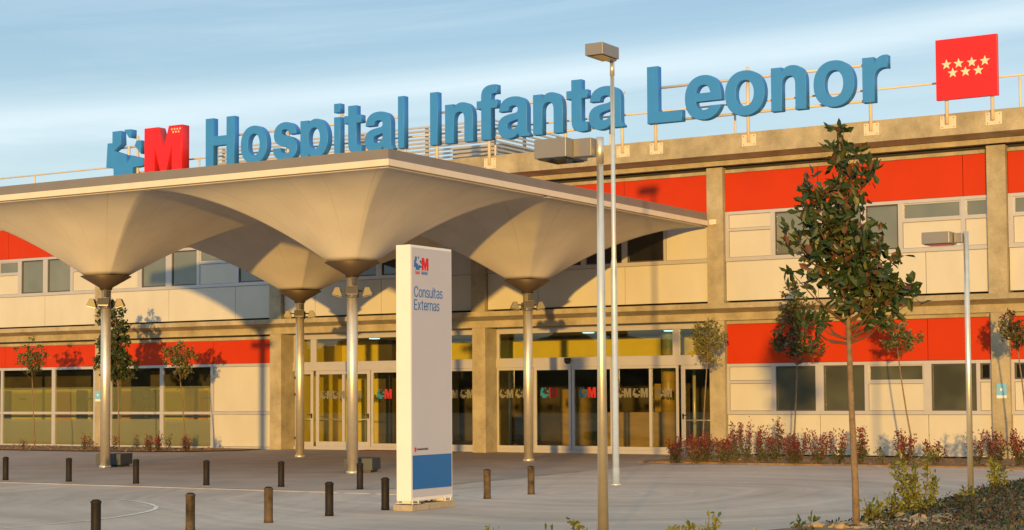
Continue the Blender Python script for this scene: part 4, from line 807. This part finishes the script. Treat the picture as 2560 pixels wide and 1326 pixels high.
wall_tree('ornamental_tree', 'round light olive sapling in front of the concrete column beside the entrance door', -2.3, [(1756, 1155), (1757, 1100), (1762, 1000), (1768, 905), (1770, 850)], [(1771, 845, 42, 44, 80), (1745, 850, 20, 32, 16), (1768, 895, 24, 16, 12)], (0.065, 0.42), [M['lea2'], M['lea1'], M['lea3']], (50, 38, 12), 13, 8)
wall_tree('ornamental_tree', 'leaning sapling at the right edge in front of the far right column', -2.6, [(2572, 1165), (2566, 1050), (2556, 960), (2545, 880), (2538, 830)], [(2532, 820, 32, 44, 40), (2550, 860, 26, 22, 14)], (0.08, 0.40), rd, (30, 45, 25), 14, 7)
wall_tree('ornamental_tree', 'small rounded tree at the far left in front of the glazed ground floor', -2.6, [(87, 1128), (86, 1080), (82, 1000), (80, 925), (78, 885)], [(78, 885, 38, 38, 50), (76, 925, 20, 16, 10)], (0.08, 0.38), ol, (55, 20, 25), 15, 8)
wall_tree('ornamental_tree', 'tall dark slim tree directly behind the left front canopy mast', -2.8, [(298, 1132), (297, 1060), (296, 980), (293, 930), (290, 850), (288, 760)], [(290, 765, 22, 28, 10), (285, 815, 36, 30, 26), (288, 860, 46, 34, 50), (300, 905, 46, 34, 58), (262, 900, 22, 46, 20), (290, 935, 40, 20, 20), (255, 780, 10, 12, 4)], (0.10, 0.45), [M['mag1'], M['lea3'], M['lea1']], (55, 30, 15), 16, 9)
wall_tree('ornamental_tree', 'small spreading olive tree before the glazed front, right of the dark slim tree', -2.4, [(463, 1122), (462, 1080), (455, 1000), (450, 940), (450, 885)], [(448, 900, 42, 26, 42), (425, 880, 14, 22, 9), (475, 890, 22, 20, 10), (452, 930, 20, 16, 12), (455, 868, 12, 18, 6)], (0.08, 0.36), ol, (50, 25, 25), 17, 8)
# red-tipped shrubs
def shrub(label, x, y, h, wd, seed, dens=1.0, green=0.4, name='photinia_shrub', group='red-tipped shrubs in the beds along the facade', cat='shrub', pal=None, leafl=0.062, z0=0.03):
    rs = random.Random(seed); t = thing(name, label, cat, (x, y, z0), group)
    q = bmesh.new(); leaves = []
    ns = max(3, int(9*dens))
    pal = pal or [M['pred'], M['pdark'], M['pgreen']]
    for s_ in range(ns):
        a = rs.uniform(0, 2*PI); r_ = wd*0.5*rs.uniform(0.15, 1.0); hh = h*rs.uniform(0.55, 1.0)
        p0 = Vector((x+0.04*math.cos(a), y+0.04*math.sin(a), z0)); p2 = Vector((x+r_*math.cos(a), y+r_*math.sin(a), z0+hh)); p1 = p0.lerp(p2, 0.5)+Vector((r_*0.25*math.cos(a), r_*0.25*math.sin(a), 0))
        tube(q, [p0, p1, p2], [0.007, 0.005, 0.002], 4, cap=False)
        nl = int(80*min(1.2, dens)*hh/0.7)
        for k in range(nl):
            u = rs.uniform(0.12, 1.0); p = (p0.lerp(p1, u*2) if u < 0.5 else p1.lerp(p2, u*2-1))+rdir(rs)*(0.11 if green < 0.5 else 0.06)*rs.random()
            ln = leafl*rs.uniform(0.7, 1.25); redness = u*0.8+rs.uniform(-0.3, 0.3)
            k2 = 2 if redness < green+0.12 else (0 if rs.random() < 0.6 else 1)
            leaves.append((p, rdir(rs, 0.5), ln, ln*0.42, rs.uniform(0, 2*PI), k2))
    finish('stems', q, M['stem'], t); leaf_mesh('foliage', leaves, pal, t); return t
row = [(1690, 1158, .62, .50, 1.5, .35), (1742, 1158, .66, .50, 1.6, .35), (1768, 1156, .60, .40, 1.2, .4), (1808, 1158, .62, .50, 1.4, .35), (1838, 1158, .98, .42, .8, .45), (1872, 1158, 1.02, .46, .8, .4), (1908, 1158, .85, .45, 1.1, .4), (1938, 1158, .98, .40, 1.0, .45), (1988, 1160, .68, .60, 2.0, .3), (2042, 1160, .72, .50, 1.1, .35), (2096, 1160, .78, .50, .9, .35), (2152, 1160, .80, .50, 1.2, .35), (2203, 1162, .42, .24, .5, .8), (2262, 1162, .74, .50, 1.2, .3), (2338, 1162, .55, .55, 1.1, .35), (2442, 1165, .78, .45, .9, .35), (2487, 1165, .82, .50, 1.3, .35), (2552, 1165, .75, .5, 1.2, .3)]
words_ = ['first', 'second', 'third', 'fourth', 'fifth', 'sixth', 'seventh', 'eighth', 'ninth', 'tenth', 'eleventh', 'twelfth', 'thirteenth', 'fourteenth', 'fifteenth', 'sixteenth', 'seventeenth', 'eighteenth']
extra = {0: 'red photinia shrub before the entrance sill, leftmost of the right-hand bed', 3: 'red photinia shrub in front of the concrete column right of the entrance', 8: 'dense dark red shrub at the foot of the two-tiered tree', 12: 'smallest thin green shrub in the right-hand bed, right of the magnolia trunk', 17: 'red-tipped shrub at the right edge of the photo, against the facade'}
for i, (px, py, h, wd, dn, gr) in enumerate(row):
    p = ray(px, py, Z=0.03); shrub(extra.get(i, 'red-tipped photinia shrub, %s from the left in the right-hand bed' % words_[i]), p.x, p.y, h, wd, 100+i, dn, gr)
rowl = [(62, 1128, .50, .30, .5), (213, 1128, .52, .34, .7), (236, 1130, .35, .26, .5), (283, 1128, .50, .30, .5), (345, 1126, .45, .26, .4), (374, 1128, .46, .30, .8), (394, 1128, .52, .30, .9), (420, 1126, .44, .26, .4), (466, 1128, .42, .34, .9)]
for i, (px, py, h, wd, dn) in enumerate(rowl):
    p = ray(px, py, Z=0.03); shrub('sparse red-leaved shrub, %s from the left in the bed under the left glazing' % words_[i], p.x, p.y, h, wd, 140+i, dn, .25)
# foreground plants
ygp = [M['yg'], M['yg2'], M['yg']]
def fore(px, py, h, wd, dn, seed, label, ll=0.075, z=0.1, pal=None):
    p = ray(px, py, Z=z); return shrub(label, p.x, p.y, h, wd, seed, dn, .6, 'leafy_plant', 'yellow-green leafy plants in the foreground bed', 'plant', pal or ygp, ll, z0=max(0.0, bedz(p.x, p.y))-0.01)
fore(2300, 1296, 0.80, .78, 1.1, 201, 'large yellow-green plant with thin stems, left of the short right lamp post')
fore(2492, 1240, 0.58, .45, .8, 202, 'yellow-green plant right of the short right lamp post, before the facade bed')
fore(2240, 1300, 0.42, .35, .8, 203, 'low leafy plant between the magnolia trunk and the large yellow-green plant')
fore(2185, 1312, 0.28, .35, .8, 204, 'low yellow-green plant just right of the magnolia trunk')
fore(1442, 1348, 0.20, .10, .45, 205, 'single leafy shoot left of the near lamp post', .085)
fore(1372, 1348, 0.10, .16, .5, 206, 'short yellow leaf tips at the bottom edge, left of the single shoot', .08)
fore(1228, 1345, 0.12, .05, .3, 207, 'tiny thin sprout at the bottom edge below the totem', .07)
fore(1693, 1345, 0.12, .16, .6, 208, 'short yellow-green tuft at the bottom edge, leftmost of three right of the near lamp post', .08)
fore(1728, 1345, 0.14, .16, .6, 209, 'yellow-green tuft at the bottom edge, middle one of three right of the near lamp post', .08)
fore(1778, 1345, 0.26, .14, .5, 210, 'tallest yellow-green tuft at the bottom edge, right of the near lamp post', .08)
fore(1905, 1346, 0.05, .24, .4, 211, 'low trailing sprig at the bottom edge, halfway to the magnolia trunk', .06)
fore(2010, 1340, 0.10, .16, .6, 212, 'green pointed tuft at the bottom edge, left of the magnolia trunk', .10, pal=[M['yg2']]*3)
fore(2420, 1262, 0.26, .40, .9, 213, 'low green plant at the foot of the short right lamp post', .07)
# ground cover: one uncountable mass of small leaves
rs = random.Random(5); lv = []
while len(lv) < 26000:
    x = rs.uniform(31.9, 37.5); y = rs.uniform(-23.5, -6.8)
    if not inside(x, y): continue
    e_ = edist(x, y)
    if y < -21.2 and x < 33.15+(-21.2-y)*0.55: continue
    if e_ < 0.05: continue
    # sparser on the stony patch near the magnolia
    if math.hypot(x-33.6, (y+21.6)*0.8) < 0.85 and rs.random() < 0.93: continue
    clump = 0.5+0.5*math.sin(x*4.3+math.sin(y*2.1)*2)*math.sin(y*3.7+x)
    if rs.random() > 0.35+0.65*clump: continue
    z = bedz(x, y)+rs.random()**1.5*(0.06+0.15*clump)*min(1, e_*1.2+0.2)
    ln = rs.uniform(0.03, 0.062)
    lv.append((Vector((x, y, z)), rdir(rs, 0.4), ln, ln*0.5, rs.uniform(0, 2*PI), rs.choices((0, 1, 2), (52, 36, 12))[0]))
gc = leaf_mesh('ground_cover', lv, [M['gc1'], M['gc2'], M['lea1']], None); gc['kind'] = 'stuff'; gc['label'] = 'low brownish green ground cover filling the foreground bed at the right'; gc['category'] = 'ground cover'
rs = random.Random(9); q = bmesh.new()
for i in range(170):
    a = rs.uniform(0, 2*PI); r_ = rs.random()**0.6*1.1; x = 33.55+r_*math.cos(a)*0.8; y = -21.45+r_*math.sin(a)
    if not inside(x, y): continue
    s_ = rs.uniform(0.015, 0.06)*(1 if i > 12 else 1.7)
    b0 = bmesh.ops.create_icosphere(q, subdivisions=1, radius=s_, matrix=Matrix.Translation((x, y, bedz(x, y)+s_*0.25)) @ Matrix.Diagonal((rs.uniform(.8, 1.6), rs.uniform(.8, 1.6), rs.uniform(.4, .8), 1)))
    for v_ in b0['verts']: v_.co += rdir(rs)*s_*0.18
st = finish('gravel', q, M['stone']); st['kind'] = 'stuff'; st['label'] = 'dry clods and pale stones around the magnolia trunk'; st['category'] = 'gravel'
rs = random.Random(12); q = bmesh.new()
for i in range(700):
    if i % 2: x, y = rs.uniform(22, 38), rs.uniform(-4.2, 0.0)
    else: x, y = rs.uniform(-8, 6.0), rs.uniform(-3.4, -0.2)
    s_ = rs.uniform(0.012, 0.045)
    b0 = bmesh.ops.create_icosphere(q, subdivisions=1, radius=s_, matrix=Matrix.Translation((x, y, 0.035+s_*0.2)) @ Matrix.Diagonal((rs.uniform(.8, 1.6), rs.uniform(.8, 1.6), rs.uniform(.4, .8), 1)))
st = finish('soil_clods', q, M['soil']); st['kind'] = 'stuff'; st['label'] = 'loose soil clods in the beds along the facade'; st['category'] = 'soil'
